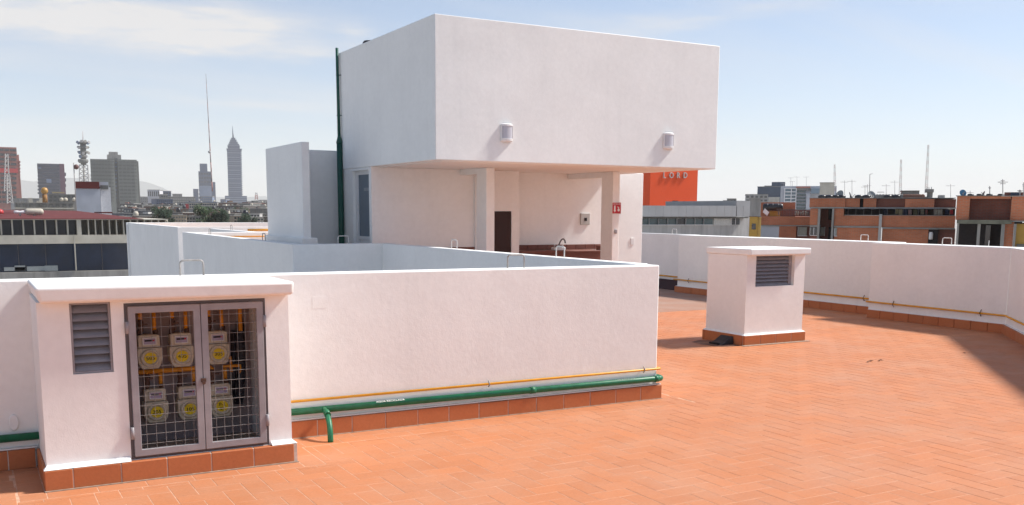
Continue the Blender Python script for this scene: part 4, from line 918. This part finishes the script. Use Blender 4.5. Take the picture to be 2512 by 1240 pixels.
F = Facade(2430, 52)
t = thing('brick_house', F.base(2430), 'right-hand brick house with dark porch under a concrete canopy', 'building')
F.box(2346, 481.5, 2378, 540, 0, 8).build('brick_wall', BRICK, t, uv=True); F.box(2378.1, 488, 2480, 540, .9, 8).build('recessed_brick', BRICKD, t, uv=True); F.box(2378.1, 481.5, 2480, 488, .02, 8).build('brick_wall', BRICK, t, uv=True); F.box(2480.1, 482, 2560, 542, 0, 8).build('brick_wall', BRICK, t, uv=True)
F.box(2345, 479.8, 2457, 481.4, -.1, 8.1).build('coping', CONCD, t); F.box(2457, 480.8, 2560, 482.0, -.1, 8.1).build('coping', CONCL, t)
F.box(2347, 540.1, 2482, 549.8, -.45, 8).build('canopy', plain('mossy_concrete', (.15, .15, .115), .9, .15, var=.3, scale=2), t); F.box(2482.2, 542, 2560, 545, -.1, 8).build('floor_beam', CONC, t); F.box(2482.3, 545, 2508, 549.5, .1, 8).build('beam_shade_strip', DARKIN, t)  # shade under the floor beam painted as a near-black strip
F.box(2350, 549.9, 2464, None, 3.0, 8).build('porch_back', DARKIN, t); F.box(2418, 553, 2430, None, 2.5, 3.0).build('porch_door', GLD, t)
for a, b_ in ((2347, 2352), (2397.5, 2405), (2456, 2465)): F.box(a, 549.9, b_, None, -.30, .1).build('porch_column', CONC, t)
F.box(2465.2, 545.1, 2487, None, .02, 8).build('brick_wall', BRICK, t, uv=True); F.box(2487.2, 549.6, 2493, None, -.1, .4).build('porch_column', CONC, t); F.box(2493.2, 549.6, 2560, None, .2, 8).build('ochre_wall', OCHRE, t); F.box(2493.2, 600, 2560, None, .1, .2).build('dark_dado', CONCD, t)
dish(F.at(2362, 474, 1.0), .17, F.r * .5 - F.n + Vector((0, 0, .35)), DISHB, 'blue satellite dish on the right brick house', .17)
dish(F.at(2413, 475, 1.0), .12, F.r * -.9 - F.n * .3 + Vector((0, 0, .5)), plain('brown_dish', (.14, .07, .05), .6, .3), 'small brown dish between black cisterns on the brick house', .12)
for px, nm in ((2381, 'beside the blue dish'), (2403, 'left of the brown dish'), (2427, 'right of the brown dish'), (2455, 'near the tall cross antenna')):
    tag(MB().lathe([(.14, 0), (.15, .05), (.11, .085), (.03, .09)], F.at(px, 480.5, .8), (0, 0, 1), 14).build('roof_cistern', BLACKPL), 'low black cistern top ' + nm, 'cistern', 'black cisterns along the brick roofs')
cross_antenna(F, 2460, 440, 480, 'tall cross-shaped antenna on the right brick house', .22)
cross_antenna(F, 2428, 457, 480, 'ladder-like antenna on the right brick house', .06); yagi(F, 2380, 468, 480, 'tiny antenna behind the blue dish', 4, .4, 1.2); cross_antenna(F, 2502, 466, 481, 'small pale antenna at the right edge', .12)
cross_antenna(F, 2510.5, 448, 481, 'slim antenna at the very right edge of the roofs', .05)
t2 = thing('rooftop_hut', F.base(2490), 'low brick rooftop hut with dark tarp at the right edge', 'hut'); F.box(2464, 472, 2560, 480, 2.5, 5).build('wall', BRICKD, t2, uv=True); F.box(2479, 472.5, 2504, 479.5, 2.3, 2.5).build('tarp', plain('dark_tarp', (.035, .045, .07), .6, .3), t2)

# ---------------------------------------------------------------- left: neighbour with red roof and ribbon windows
F = Facade(200, 85, grid=True)
t = thing('neighbour_building', F.base(160), 'neighbouring building with red roof, white mullions and dark blue glass', 'building')
F.box(-60, 577, 416, 598, 0, 14).build('spandrel', CREAM, t); F.box(-60, 537.5, 412, 540, -.10, 14).build('eave', CREAM, t)
F.box(-60, 540.1, 189, 576.9, .9, 14).build('upper_glass', GLD, t); F.box(189.2, 540.1, 405, 576.9, 1.3, 14).build('upper_inner_wall', plain('plaster_shade_tone', (.30, .27, .24), .9, .1), t)  # inner wall colour has the shade behind the fins painted in
for i in range(9): F.box(-26 + 27.2 * i, 540.1, -22.4 + 27.2 * i, 576.9, .25, .9).build('mullion', CREAM, t)
F.box(189, 540.1, 199.5, 576.9, .0, 1.2).build('pier', CREAM, t)
for i in range(12): F.box(216 + 17.3 * i, 540.1, 218.4 + 17.3 * i, 576.9, .05, 1.3).build('fin', CREAM, t)
rl = MB().tube([F.at(398, 540, 6), F.at(410, 541.5, 6), F.at(411, 549, 6)], .06, 6).build('end_rail', CREAM, t)
F.box(-60, 598.1, 416, 666, .6, 14).build('blue_glass_band', GLB, t); F.box(183.5, 577, 186, 664, -.4, -.1).build('downpipe', CREAM, t)
F.box(-60, 666.1, 416, None, -.1, 14).build('sill_wall', CONC, t)
for a in (45, 112, 250): F.box(a, 598.2, a + 1.3, 666, .5, .7).build('glass_joint', DARKST, t)
for a, b_, y in ((10, 62, 656), (36, 62, 652), (66, 110, 654), (110, 142, 652)): F.box(a, y, b_, 665, .45, .6).build('blind', plain('paper_blind', (.40, .42, .40), .8, .2), t)
rf = MB(); P = [F.at(-60, 536.8, -.12), F.at(352, 537.2, -.12), F.at(300, 531, 10), F.at(186, 517.5, 26), F.at(-60, 515, 26)]
rf.face(P); rf.face([p - Vector((0, 0, .05)) for p in reversed(P)])
for i in range(5): j = (i + 1) % 5; rf.face([P[j], P[i], P[i] - Vector((0, 0, .05)), P[j] - Vector((0, 0, .05))])
rf.build('red_roof', REDROOF, t); F.box(249, 520.5, 276, 524, 16, 22).build('roof_ridge_box', REDROOF, t)
F.box(-60, 513.6, 64, 515.2, 14, 15).build('roof_gutter', CONC, t)
F = Facade(90, 92)
p = F.at(84, 520, 0); tk = thing('water_tank', p - Vector((0, 0, .5)), 'long beige horizontal tank lying on the red roof', 'tank')
MB().lathe([(.05, -.72), (.22, -.66), (.27, -.5), (.27, .5), (.22, .66), (.05, .72)], p, F.r, 18).build('tank_shell', TANKW, tk); MB().tube([p - Vector((0, 0, .7)), p], .12, 8).build('tank_saddle', CONC, tk)
p = F.at(49, 521, 0); tk = thing('water_tank', p - Vector((0, 0, .5)), 'smaller white tank with dark waist on the red roof', 'tank')
MB().lathe([(.05, -.48), (.12, -.45), (.14, -.2), (.10, 0), (.14, .2), (.12, .45), (.05, .48)], p, F.r, 14).build('tank_shell', LAMPW, tk); MB().tube([p - Vector((0, 0, .6)), p], .08, 8).build('tank_saddle', CONC, tk)
tag(MB().lathe([(.30, -.2), (.30, 0), (.22, .14), (.02, .2)], F.at(-1, 519, 0), (0, 0, 1), 16).build('red_tank', plain('red_plastic', (.50, .05, .05), .4, .4)), 'red domed tank at the left picture edge', 'tank')
# white stair block with red band and pole
F = Facade(228, 118)
t = thing('white_block', F.base(228), 'white rooftop block with dark red upper band', 'building')
F.box(185.5, 463.2, 246, None, 0, 6).build('front_wall', PALEBL, t); F.box(246.1, 460, 271.5, None, .5, 5.5).build('side_wall', plain('white_side', (.62, .62, .63), .9, .1), t); F.box(185, 446, 243.5, 463.1, -.1, 6).build('red_band', REDROOF, t); F.box(243.6, 447, 266, 460, .4, 5.5).build('parapet_top', PALEBL, t); F.box(246.5, 455, 265.5, 464.5, .3, .6).build('roof_opening', CONCD, t)
a, b = F.at(187.5, 522, -1.5), F.at(180.5, 400, -1.5); t = thing('antenna_pole', a, 'thin leaning pole with a dark ball before the white block', 'pole')
MB().tube([a, b], .05, 6).build('pole', ANT, t); MB().lathe([(.03, -.28), (.2, -.2), (.28, 0), (.2, .2), (.03, .28)], F.at(187, 410, -1.5), (0, 0, 1), 12).build('ball', plain('rusty_ball', (.16, .09, .08), .6, .3), t); MB().tube([F.at(181, 409, -1.5), F.at(187, 410, -1.5)], .04, 5).build('arm', ANT, t)
# clutter roofs between
F = Facade(110, 150)
t = block(F, 36, 499, 182, CONC, 'flat_roof_house', 'grey flat-roofed house row behind the red roof', 12, win=(9, 1, 12, CONCD)); F.box(36, 510, 182, 513, -.4, 0).build('ledge', CREAM, t)
for a, b_, y in ((70, 80, 486), (96, 106, 486), (90, 95, 494)): F.box(a, y, b_, 498, 1, 3).build('roof_hut', CREAM, t)
block(Facade(60, 175), 26, 488, 98, CONCL, 'flat_roof_house', 'pale grey house under the left towers', 12, win=(6, 1, 10, CONC)); block(Facade(150, 190), 118, 478, 186, CONC, 'flat_roof_house', 'grey house between the golden tank and white block', 12, win=(6, 2, 9, CONCD))
F2 = Facade(143, 185); t2 = thing('roof_canopy', F2.base(143), 'low sandy canopy sheet behind the golden tank', 'canopy'); F2.box(128, 471.5, 158, 474, -1, 3).build('sheet', plain('sandy_sheet', (.40, .33, .20), .8, .2), t2)
for a in (130, 143, 155): F2.box(a, 474, a + 1, 490, -.5, -.3).build('post', CONC, t2)
p = F.at(109, 468.5, -1); tk = thing('golden_tank', p - Vector((0, 0, 2)), 'golden ball-shaped water tank on a stand', 'tank'); MB().lathe([(.05, -.46), (.33, -.38), (.46, -.1), (.46, .1), (.33, .38), (.05, .46)], p, (0, 0, 1), 18).build('ball_tank', COPPER, tk)
MB().lathe([(.35, -1.6), (.30, -.5)], p, (0, 0, 1), 10).build('stand', plain('brown_stand', (.28, .15, .06), .7, .2), tk)
for i, px in enumerate((151, 161, 182)): tag(lathe_t([(.18, -.25), (.27, -.14), (.27, .08), (.14, .2), (.05, .23)], F.at(px, 489.5, 0), 12).build('small_tank', TANKW), ('left one of two small pale tanks right of the golden tank', 'right one of two small pale tanks by the golden tank', 'small pale tank next to the white block')[i], 'tank', 'small roof tanks')
lattice(F, 22, 429, 500, .45, 'white lattice mast in front of the pink tower', (MASTW,), -3, 8, 19, r=.06)
lattice(Facade(15, 700), 15, 378, 470, 2.0, 'pale crane mast on the pink tower', (MASTW,), -20, 8, r=.25)

# ---------------------------------------------------------------- left: the hazy skyline
def tower(px0, px1, ytop, d, mat, name, label, dep, bands=0, bmat=None, cols=0, yb=500, yaw=0, bh=.5):
    F = Facade((px0 + px1) / 2, d, yaw); t = thing(name, F.base((px0 + px1) / 2), label, 'skyscraper')
    F.box(px0, ytop, px1, None, 0, dep).build('shaft', mat, t)
    h = (yb - ytop) / max(bands, 1)
    for i in range(bands): F.box(px0 + .8, ytop + h * (i + .35), px1 - .8, ytop + h * (i + .35 + bh), -.4, .5).build('window_band', bmat, t)
    for i in range(cols):
        x = px0 + (px1 - px0) * (i + 1) / (cols + 1); F.box(x - .5, ytop + 1, x + .5, yb, -.8, .2).build('pier', mat, t)
    return F, t
PINK = plain('pink_concrete', (.31, .125, .10), .8, .2, var=.12, scale=.08); DKT = plain('dark_tower_cladding', (.075, .075, .10), .5, .4, var=.15, scale=.05); PURP = plain('purple_cladding', (.13, .055, .085), .6, .3)
GREYG = plain('grey_green_concrete', (.20, .21, .19), .8, .2, var=.12, scale=.05); BLT = plain('blue_grey_tower', (.05, .08, .15), .6, .3, var=.15, scale=.05); WBAND = plain('pale_band', (.155, .20, .29), .6, .3, var=.1, scale=.1)
F, t = tower(-40, 41, 361, 800, PINK, 'pink_tower', 'reddish concrete tower cut by the left picture edge', 30, 12, GLD, 5, 500)
F.box(-40, 413, 44, 424, -1.2, .2).build('red_band', plain('red_band', (.45, .04, .04), .7, .2), t); F.box(41.1, 380, 47, None, 2, 28).build('side_face', PINK, t)
for i in range(13): F.box(44, 395 + 8.2 * i, 50, 399 + 8.2 * i, 1, 26).build('balcony', PINK, t)
F, t = tower(91.5, 146, 402, 900, DKT, 'dark_tower', 'dark glass tower with purple side, second from left', 35, 9, GLB, 0, 478)
F.box(146.1, 402.5, 158, None, 1, 34).build('purple_side', PURP, t); F.box(94, 411, 101, 414, -.9, 0).build('roof_sign', WBAND, t); F.box(114, 440, 126, 449, -.9, 0).build('pale_patch', WBAND, t)
for i in range(3): F.box(158, 424 + 14 * i, 162, 431 + 14 * i, 4, 30).build('balcony', DKT, t)
F, t = tower(221.5, 280.5, 391, 760, GREYG, 'slab_tower', 'wide grey-green office slab with rooftop penthouse', 22, 12, CONCD, 7, 498, bh=.32)
F.box(289, 392, 336, None, 1, 23).build('right_wing', GREYG, t)
for i in range(12): F.box(291, 396 + 8.6 * i, 335, 399.4 + 8.6 * i, .5, 1.2).build('window_band', CONCD, t)
F.box(280.6, 388, 288.9, None, 2.5, 22).build('dark_core', CONCD, t)
for i in range(10): F.box(282.5, 398 + 9.6 * i, 286.5, 401 + 9.6 * i, 2.1, 2.6).build('core_window', WBAND, t)
for i in range(5): F.box(291 + 10 * i, 393, 292.3 + 10 * i, 498, .2, 1.2).build('pier', GREYG, t)
F.box(263, 380, 297, 391, 4, 18).build('penthouse', CONC, t); F.box(267, 373, 289, 380, 6, 16).build('penthouse_top', CONC, t); F.box(336.1, 396, 340, None, 4, 20).build('end_bay', CONCD, t)
# telecom tower with dishes
F = Facade(204, 700); a = F.at(207, 500, 0); t = thing('telecom_tower', (a.x, a.y, GZ), 'lattice telecom tower crowded with drum dishes', 'tower')
S = 700 / F_PX
def FA(px, py): return F.at(px, py, 0)
wb_, wt = 10.5 * S, 8.5 * S; A, B_ = FA(208, 500), FA(205, 405)
n = 9
for i in range(n):
    p, q = A.lerp(B_, i / n), A.lerp(B_, (i + 1) / n); w0, w1 = wb_ + (wt - wb_) * i / n, wb_ + (wt - wb_) * (i + 1) / n; m = MB()
    for sx, sy in ((-1, -1), (1, -1), (1, 1), (-1, 1)):
        m.tube([p + F.r * sx * w0 + F.n * sy * w0, q + F.r * sx * w1 + F.n * sy * w1], .32, 4, False)
    for (s0, s1) in (((-1, -1), (1, -1)), ((1, -1), (1, 1)), ((1, 1), (-1, 1)), ((-1, 1), (-1, -1))):
        m.tube([p + F.r * s0[0] * w0 + F.n * s0[1] * w0, q + F.r * s1[0] * w1 + F.n * s1[1] * w1], .16, 4, False); m.tube([p + F.r * s1[0] * w0 + F.n * s1[1] * w0, q + F.r * s0[0] * w1 + F.n * s0[1] * w1], .16, 4, False)
    m.build('lattice_section', MASTW, t)
MB().tube([A, B_], 2.0 * S, 8).build('core_shaft', CONC, t)
for (y, r0, h, mm) in ((396, 11, 8, CONCD), (384, 9, 6, CONC), (374, 12, 5, CONCD), (362, 13, 5, CONCD), (351, 15, 4, CONCD)):
    MB().lathe([(r0 * .8 * S, -h * .5 * S), (r0 * S, 0), (r0 * .92 * S, h * .5 * S)], FA(204, y), (0, 0, 1), 14).build('platform', mm, t)
MB().tube([FA(205, 405), FA(203.5, 346)], 6.0 * S, 10).build('upper_shaft', CONCD, t)
for i, (px, py) in enumerate(((193, 352), (200, 347), (209, 347), (215, 352), (194, 363), (213, 362), (195, 375), (204, 377), (215, 374), (197, 385), (212, 384), (218, 376), (190, 349), (218, 349))):
    MB().lathe([(.3 * S, -.8 * S), (3.0 * S, -.5 * S), (3.2 * S, .6 * S), (2.8 * S, .8 * S)], F.at(px, py, -10 * S - i % 3), (-F.n + F.r * ((px - 204) / 14)).normalized(), 12).build('drum_dish', (WBAND, MASTW, CONC)[i % 3], t)
MB().tube([FA(203.5, 346), FA(203, 322)], [.7 * S, .25 * S], 6).build('antenna', MASTR, t)
# dark stepped tower with very tall mast
F, t = tower(487, 520, 421, 1500, BLT, 'stepped_tower', 'dark blue stepped tower below the tall thin mast', 50, 8, GLB, 4, 500)
F.box(490, 402, 508.5, 421, 6, 40).build('upper_block', BLT, t); F.box(520.1, 447, 528.5, None, 3, 45).build('right_wing', BLT, t); F.box(489, 456, 519, 482, -1.5, 0).build('pale_floors', WBAND, t); F.box(474, 464, 487, None, 5, 40).build('left_wing', BLT, t)
F = Facade(515, 560); a, b = F.at(521, 470, 0), F.at(505, 182, 0); t = thing('radio_mast', (a.x, a.y, GZ), 'very tall thin leaning radio mast with a ball', 'mast')
for i in range(12):
    p, q = a.lerp(b, i / 12), a.lerp(b, (i + 1) / 12); MB().tube([p, q], [.36 * (1 - i / 16), .36 * (1 - (i + 1) / 16)], 6).build('mast_section', (MASTR, plain('mast_grey', (.25, .2, .2), .7, .2))[i % 2], t)
MB().lathe([(.1, -.75), (.6, -.5), (.78, 0), (.6, .5), (.1, .75)], F.at(513.7, 373.5, 0), (0, 0, 1), 12).build('ball', ANT, t)
# slender banded skyscraper with spire
F = Facade(577, 1650); S = 1650 / F_PX; t = thing('spire_tower', F.base(577), 'slender banded skyscraper tapering to a spire', 'skyscraper')
def ring(px0, px1, y0, y1, mat, name, dep=20, inset=0): return F.box(px0, y0, px1, y1, 8 - dep / 2 * 0 + inset, 8 + (px1 - px0) * S - inset).build(name, mat, t)
def lean(y): return (y - 365) * .028
ring(559, 592, 368, 500, BLT, 'shaft')
for i in range(25):
    y = 369 + 5.3 * i; l_ = lean(y); F.box(557 + l_, y, 592.5 + l_, y + 2.5, 7, 8 + 36 * S).build('floor_band', WBAND if i % 2 else plain('mid_band', (.10, .14, .22), .6, .3), t)
for (a, b_, y0, y1) in ((556, 593, 365, 369), (558.5, 588, 357, 365), (560.5, 586, 353, 357), (562.5, 583, 348, 353), (564.5, 580, 343, 348), (567, 577, 338.5, 343)): ring(a, b_, y0, y1, BLT, 'crown_tier'); F.box(a - .8, y0, b_ + .8, y0 + 1.2, 7, 8 + (b_ - a) * S).build('crown_band', WBAND, t)
MB().tube([F.at(572, 340, 20), F.at(571, 325, 20), F.at(570.3, 309, 20)], [2.0 * S, 1.1 * S, .35 * S], 8).build('spire', BLT, t)
F.box(552, 481, 606, None, 3, 60).build('podium', BLT, t)
for i in range(3): F.box(553, 484 + 5 * i, 605, 486.4 + 5 * i, 2, 3.2).build('podium_band', WBAND, t)

# ---------------------------------------------------------------- left: low city between the towers
def low(px0, px1, y, d, mat, label, win=None, roof=None, name='city_building', dep=None): return block(Facade((px0 + px1) / 2, d, random.uniform(-12, 12)), px0, y, px1, mat, name, label, dep or 10 + d * .01, 'building', win)
low(362, 391.5, 467, 900, plain('white_far', (.55, .55, .56), .8, .2), 'white far building with vertical stripes right of the slab tower', (6, 1, 22, CONCD))
low(340, 364, 484, 1000, CONC, 'greyish low block left of the white striped building', (5, 2, 6, CONCD)); low(395, 412, 478, 850, CONCD, 'dark low block right of the white striped building', (3, 3, 6, GLD)); low(400, 420, 470, 950, BLT, 'small dark tower top near the middle of the left skyline', (3, 3, 6, GLD))
low(418, 480, 484, 800, CONCD, 'long dark grey block left of the stepped tower', (11, 2, 7, CONC)); low(428, 447, 477, 870, CONC, 'small grey block on top of the long dark block', (4, 1, 6, CONCD)); low(384, 424, 489, 620, BLT, 'blue grey office block above the left trees', (8, 2, 6, GLB))
low(606, 617, 495, 1200, CONC, 'small grey block right of the spire tower', (2, 2, 6, CONCD)); low(541, 554, 490, 1300, BLT, 'small dark block left of the spire tower', (3, 2, 5, GLB)); low(497, 521, 483.5, 900, WBAND, 'pale small block before the stepped tower', (5, 2, 5, CONC)); low(640, 662, 492, 700, CONCL, 'pale block beside the slab wall edge', (4, 3, 6, CONCD)); low(612, 632, 499, 600, OCHRE, 'yellow church-like house right of the spire tower', (3, 1, 9, GLD)); low(640, 664, 503, 480, CREAM, 'cream house beside the slab wall edge', (4, 1, 9, CONCD))
lattice(Facade(628, 1100), 628, 473, 500, 2.4, 'short far lattice mast right of the spire tower', (MASTW, MASTR), 0, 5, r=.4)
F = Facade(492, 420); t = thing('school_building', F.base(492), 'long white and red building with rows of windows above the trees', 'building')
F.box(455, 497, 531, None, 0, 9).build('wall', CREAM, t); F.box(454, 496, 532, 497.6, -.4, 9.3).build('roof_edge', WBAND, t); F.box(455, 501, 463, 514, -.4, .1).build('red_panel', plain('red_panel', (.42, .04, .045), .8, .2), t)
for r_ in range(2):
    for i in range(12): F.box(465 + 5.4 * i, 500.5 + 6.2 * r_, 468.8 + 5.4 * i, 504 + 6.2 * r_, -.2, .1).build('window', GLB, t)
pal = [(CREAM, 'cream'), (CONC, 'grey'), (CONCD, 'dark grey'), (CONCL, 'pale grey'), (PINK, 'reddish'), (PALEBL, 'bluish white'), (plain('brown_render', (.20, .13, .09), .9, .1), 'brown'), (plain('warm_roof', (.46, .38, .28), .8, .2), 'sandy')]
pal += [(plain('blackish_render', (.10, .09, .085), .9, .1), 'blackish'), (plain('rust_render', (.15, .085, .065), .9, .1), 'rusty brown'), (plain('slate_render', (.12, .125, .14), .9, .1), 'slate')] * 3  # dark roof tones, with the shadows among the houses painted in too
rg = random.Random(11); k = 0
ordn = ['first', 'second', 'third', 'fourth', 'fifth', 'sixth', 'seventh', 'eighth', 'ninth', 'tenth', 'eleventh', 'twelfth', 'thirteenth', 'fourteenth', 'fifteenth', 'sixteenth']
for row, (d, y, step) in enumerate(((560, 501, 34), (430, 508, 36), (330, 515, 38), (250, 523, 42), (190, 533, 46))):
    px = 296 + rg.uniform(-8, 8); c = 0
    while px < 668:
        w = step * rg.uniform(.7, 1.15); mt, cn = pal[rg.randrange(len(pal))]; yy = y + rg.uniform(-4.5, 4.5)
        lab = '%s flat-roofed house, %s from left in the %s row of the left city' % (cn, ordn[min(c, 15)], ('farthest', 'fourth nearest', 'middle', 'second nearest', 'nearest')[row])
        Fh = Facade(px + w / 2, d * rg.uniform(.92, 1.08), rg.uniform(-20, 20))
        t = block(Fh, px, yy, px + w, mt, 'city_house', lab, 8 + d * .02, 'house', (max(2, int(w / 7)), 2, 8, rg.choice((GLD, CONCD, GLC))))
        t['group'] = 'low houses of the left city'
        if rg.random() < .6: a = px + w * rg.uniform(.1, .5); Fh.box(a, yy - rg.uniform(3, 6), a + w * rg.uniform(.15, .35), yy - 1, 2, 6).build('roof_hut', pal[rg.randrange(len(pal))][0], t)
        if rg.random() < .5: MB().lathe([(.5, 0), (.55, .5), (.4, .9), (.1, 1.0)], Fh.at(px + w * .75, yy - 1, 3), (0, 0, 1), 10).build('roof_tank', rg.choice((BLACKPL, TANKW)), t)
        px += w * rg.uniform(.92, 1.02); c += 1
# trees
LEAF = plain('leaf_green', (.040, .066, .030), .75, .2, var=.45, scale=.7); LEAF2 = plain('leaf_dark', (.030, .050, .030), .75, .2, var=.45, scale=.7); BARK = plain('bark', (.07, .05, .035), .9, .1)
def tree(px, ytop, ybot, d, wpx, label, seed, mat):
    rt = random.Random(seed); F = Facade(px, d); p = F.at(px, ytop, 0); w = wpx * d / F_PX / 2; h = (ybot - ytop) * d / F_PX
    t = thing('city_tree', (p.x, p.y, GZ), label, 'tree'); c = Vector((p.x, p.y, p.z - h * .5))
    m = MB(); m.tube([(p.x, p.y, GZ), (p.x + .1, p.y, (GZ + c.z) / 2), (p.x, p.y, c.z)], [.4, .3, .16], 8)
    for k in range(6):
        a = k * 1.05; m.tube([(p.x, p.y, c.z - h * .45), c + Vector((math.cos(a) * w * .7, math.sin(a) * w * .7, h * rt.uniform(-.1, .3)))], [.14, .04], 5)
    m.build('trunk', BARK, t)
    cl = [(c + Vector((rt.uniform(-1, 1) * w * .72, rt.uniform(-1, 1) * w * .72, rt.uniform(-.42, .42) * h)), rt.uniform(.22, .42) * w) for _ in range(22)]
    b = MB(); s = w * .075
    for q, r_ in cl:
        for _ in range(120):
            u = Vector((rt.gauss(0, 1), rt.gauss(0, 1), rt.gauss(0, .8))).normalized() * r_ * rt.uniform(.55, 1.08); z = q + u
            a1 = Vector((rt.gauss(0, 1), rt.gauss(0, 1), rt.gauss(0, 1))).normalized(); a2 = a1.orthogonal().normalized()
            b.face([z - a1 * s, z + a2 * s * .6, z + a1 * s, z - a2 * s * .6])
    b.build('crown', mat, t)
tree(392, 509, 556, 175, 54, 'dark bushy tree right of the red roof end', 3, LEAF2); tree(404, 517, 556, 178, 42, 'lower dark tree joined to the bushy one', 4, LEAF2)
tree(508, 506, 556, 180, 62, 'big green tree in front of the long white building', 5, LEAF); tree(540, 518, 556, 178, 46, 'rounder green tree right of the big one', 6, LEAF2); tree(607, 527, 556, 170, 44, 'low dark tree left of the slab wall', 8, LEAF2); tree(588, 507, 530, 330, 34, 'hazy tree at the foot of the spire tower', 9, LEAF)
# hills
hm = MB(); N = 90; prev = None
for i in range(N + 1):
    px = -200 + 3100 * i / N; b = FW + RI * ((px - CX) / F_PX); b = Vector((b.x, b.y, 0)).normalized() * 7600
    hgt = GZ + 175 + 95 * math.sin(px * .0061 + .4) + 38 * math.sin(px * .019 + 2) + 16 * math.sin(px * .05)
    if px > 900: hgt = GZ + (hgt - GZ) * max(.25, 1 - (px - 900) / 1200)
    o = b.normalized(); cur = (b - o * 500 + Vector((0, 0, GZ)), b + Vector((0, 0, hgt)), b + o * 700 + Vector((0, 0, GZ)))
    if prev: hm.face([prev[0], cur[0], cur[1], prev[1]], True); hm.face([prev[1], cur[1], cur[2], prev[2]], True)
    prev = cur
struct(hm.build('hills', plain('hill_green', (.07, .085, .06), .9, .1, var=.3, scale=.004)))

# ---------------------------------------------------------------- haze
hz = MB().box(-8700, 8700, -8700, 8700, GZ - 2, 330).build('haze', bpy.data.materials.new('haze_air')); stuff(hz)
hm_ = hz.data.materials[0]; hm_.use_nodes = True; hn = hm_.node_tree.nodes; hn.clear()
ho = hn.new('ShaderNodeOutputMaterial'); hv = hn.new('ShaderNodeVolumePrincipled'); hv.inputs['Color'].default_value = (.955, .95, .935, 1); hv.inputs['Density'].default_value = .00016; hv.inputs['Anisotropy'].default_value = 0
hm_.node_tree.links.new(hv.outputs[0], ho.inputs['Volume'])
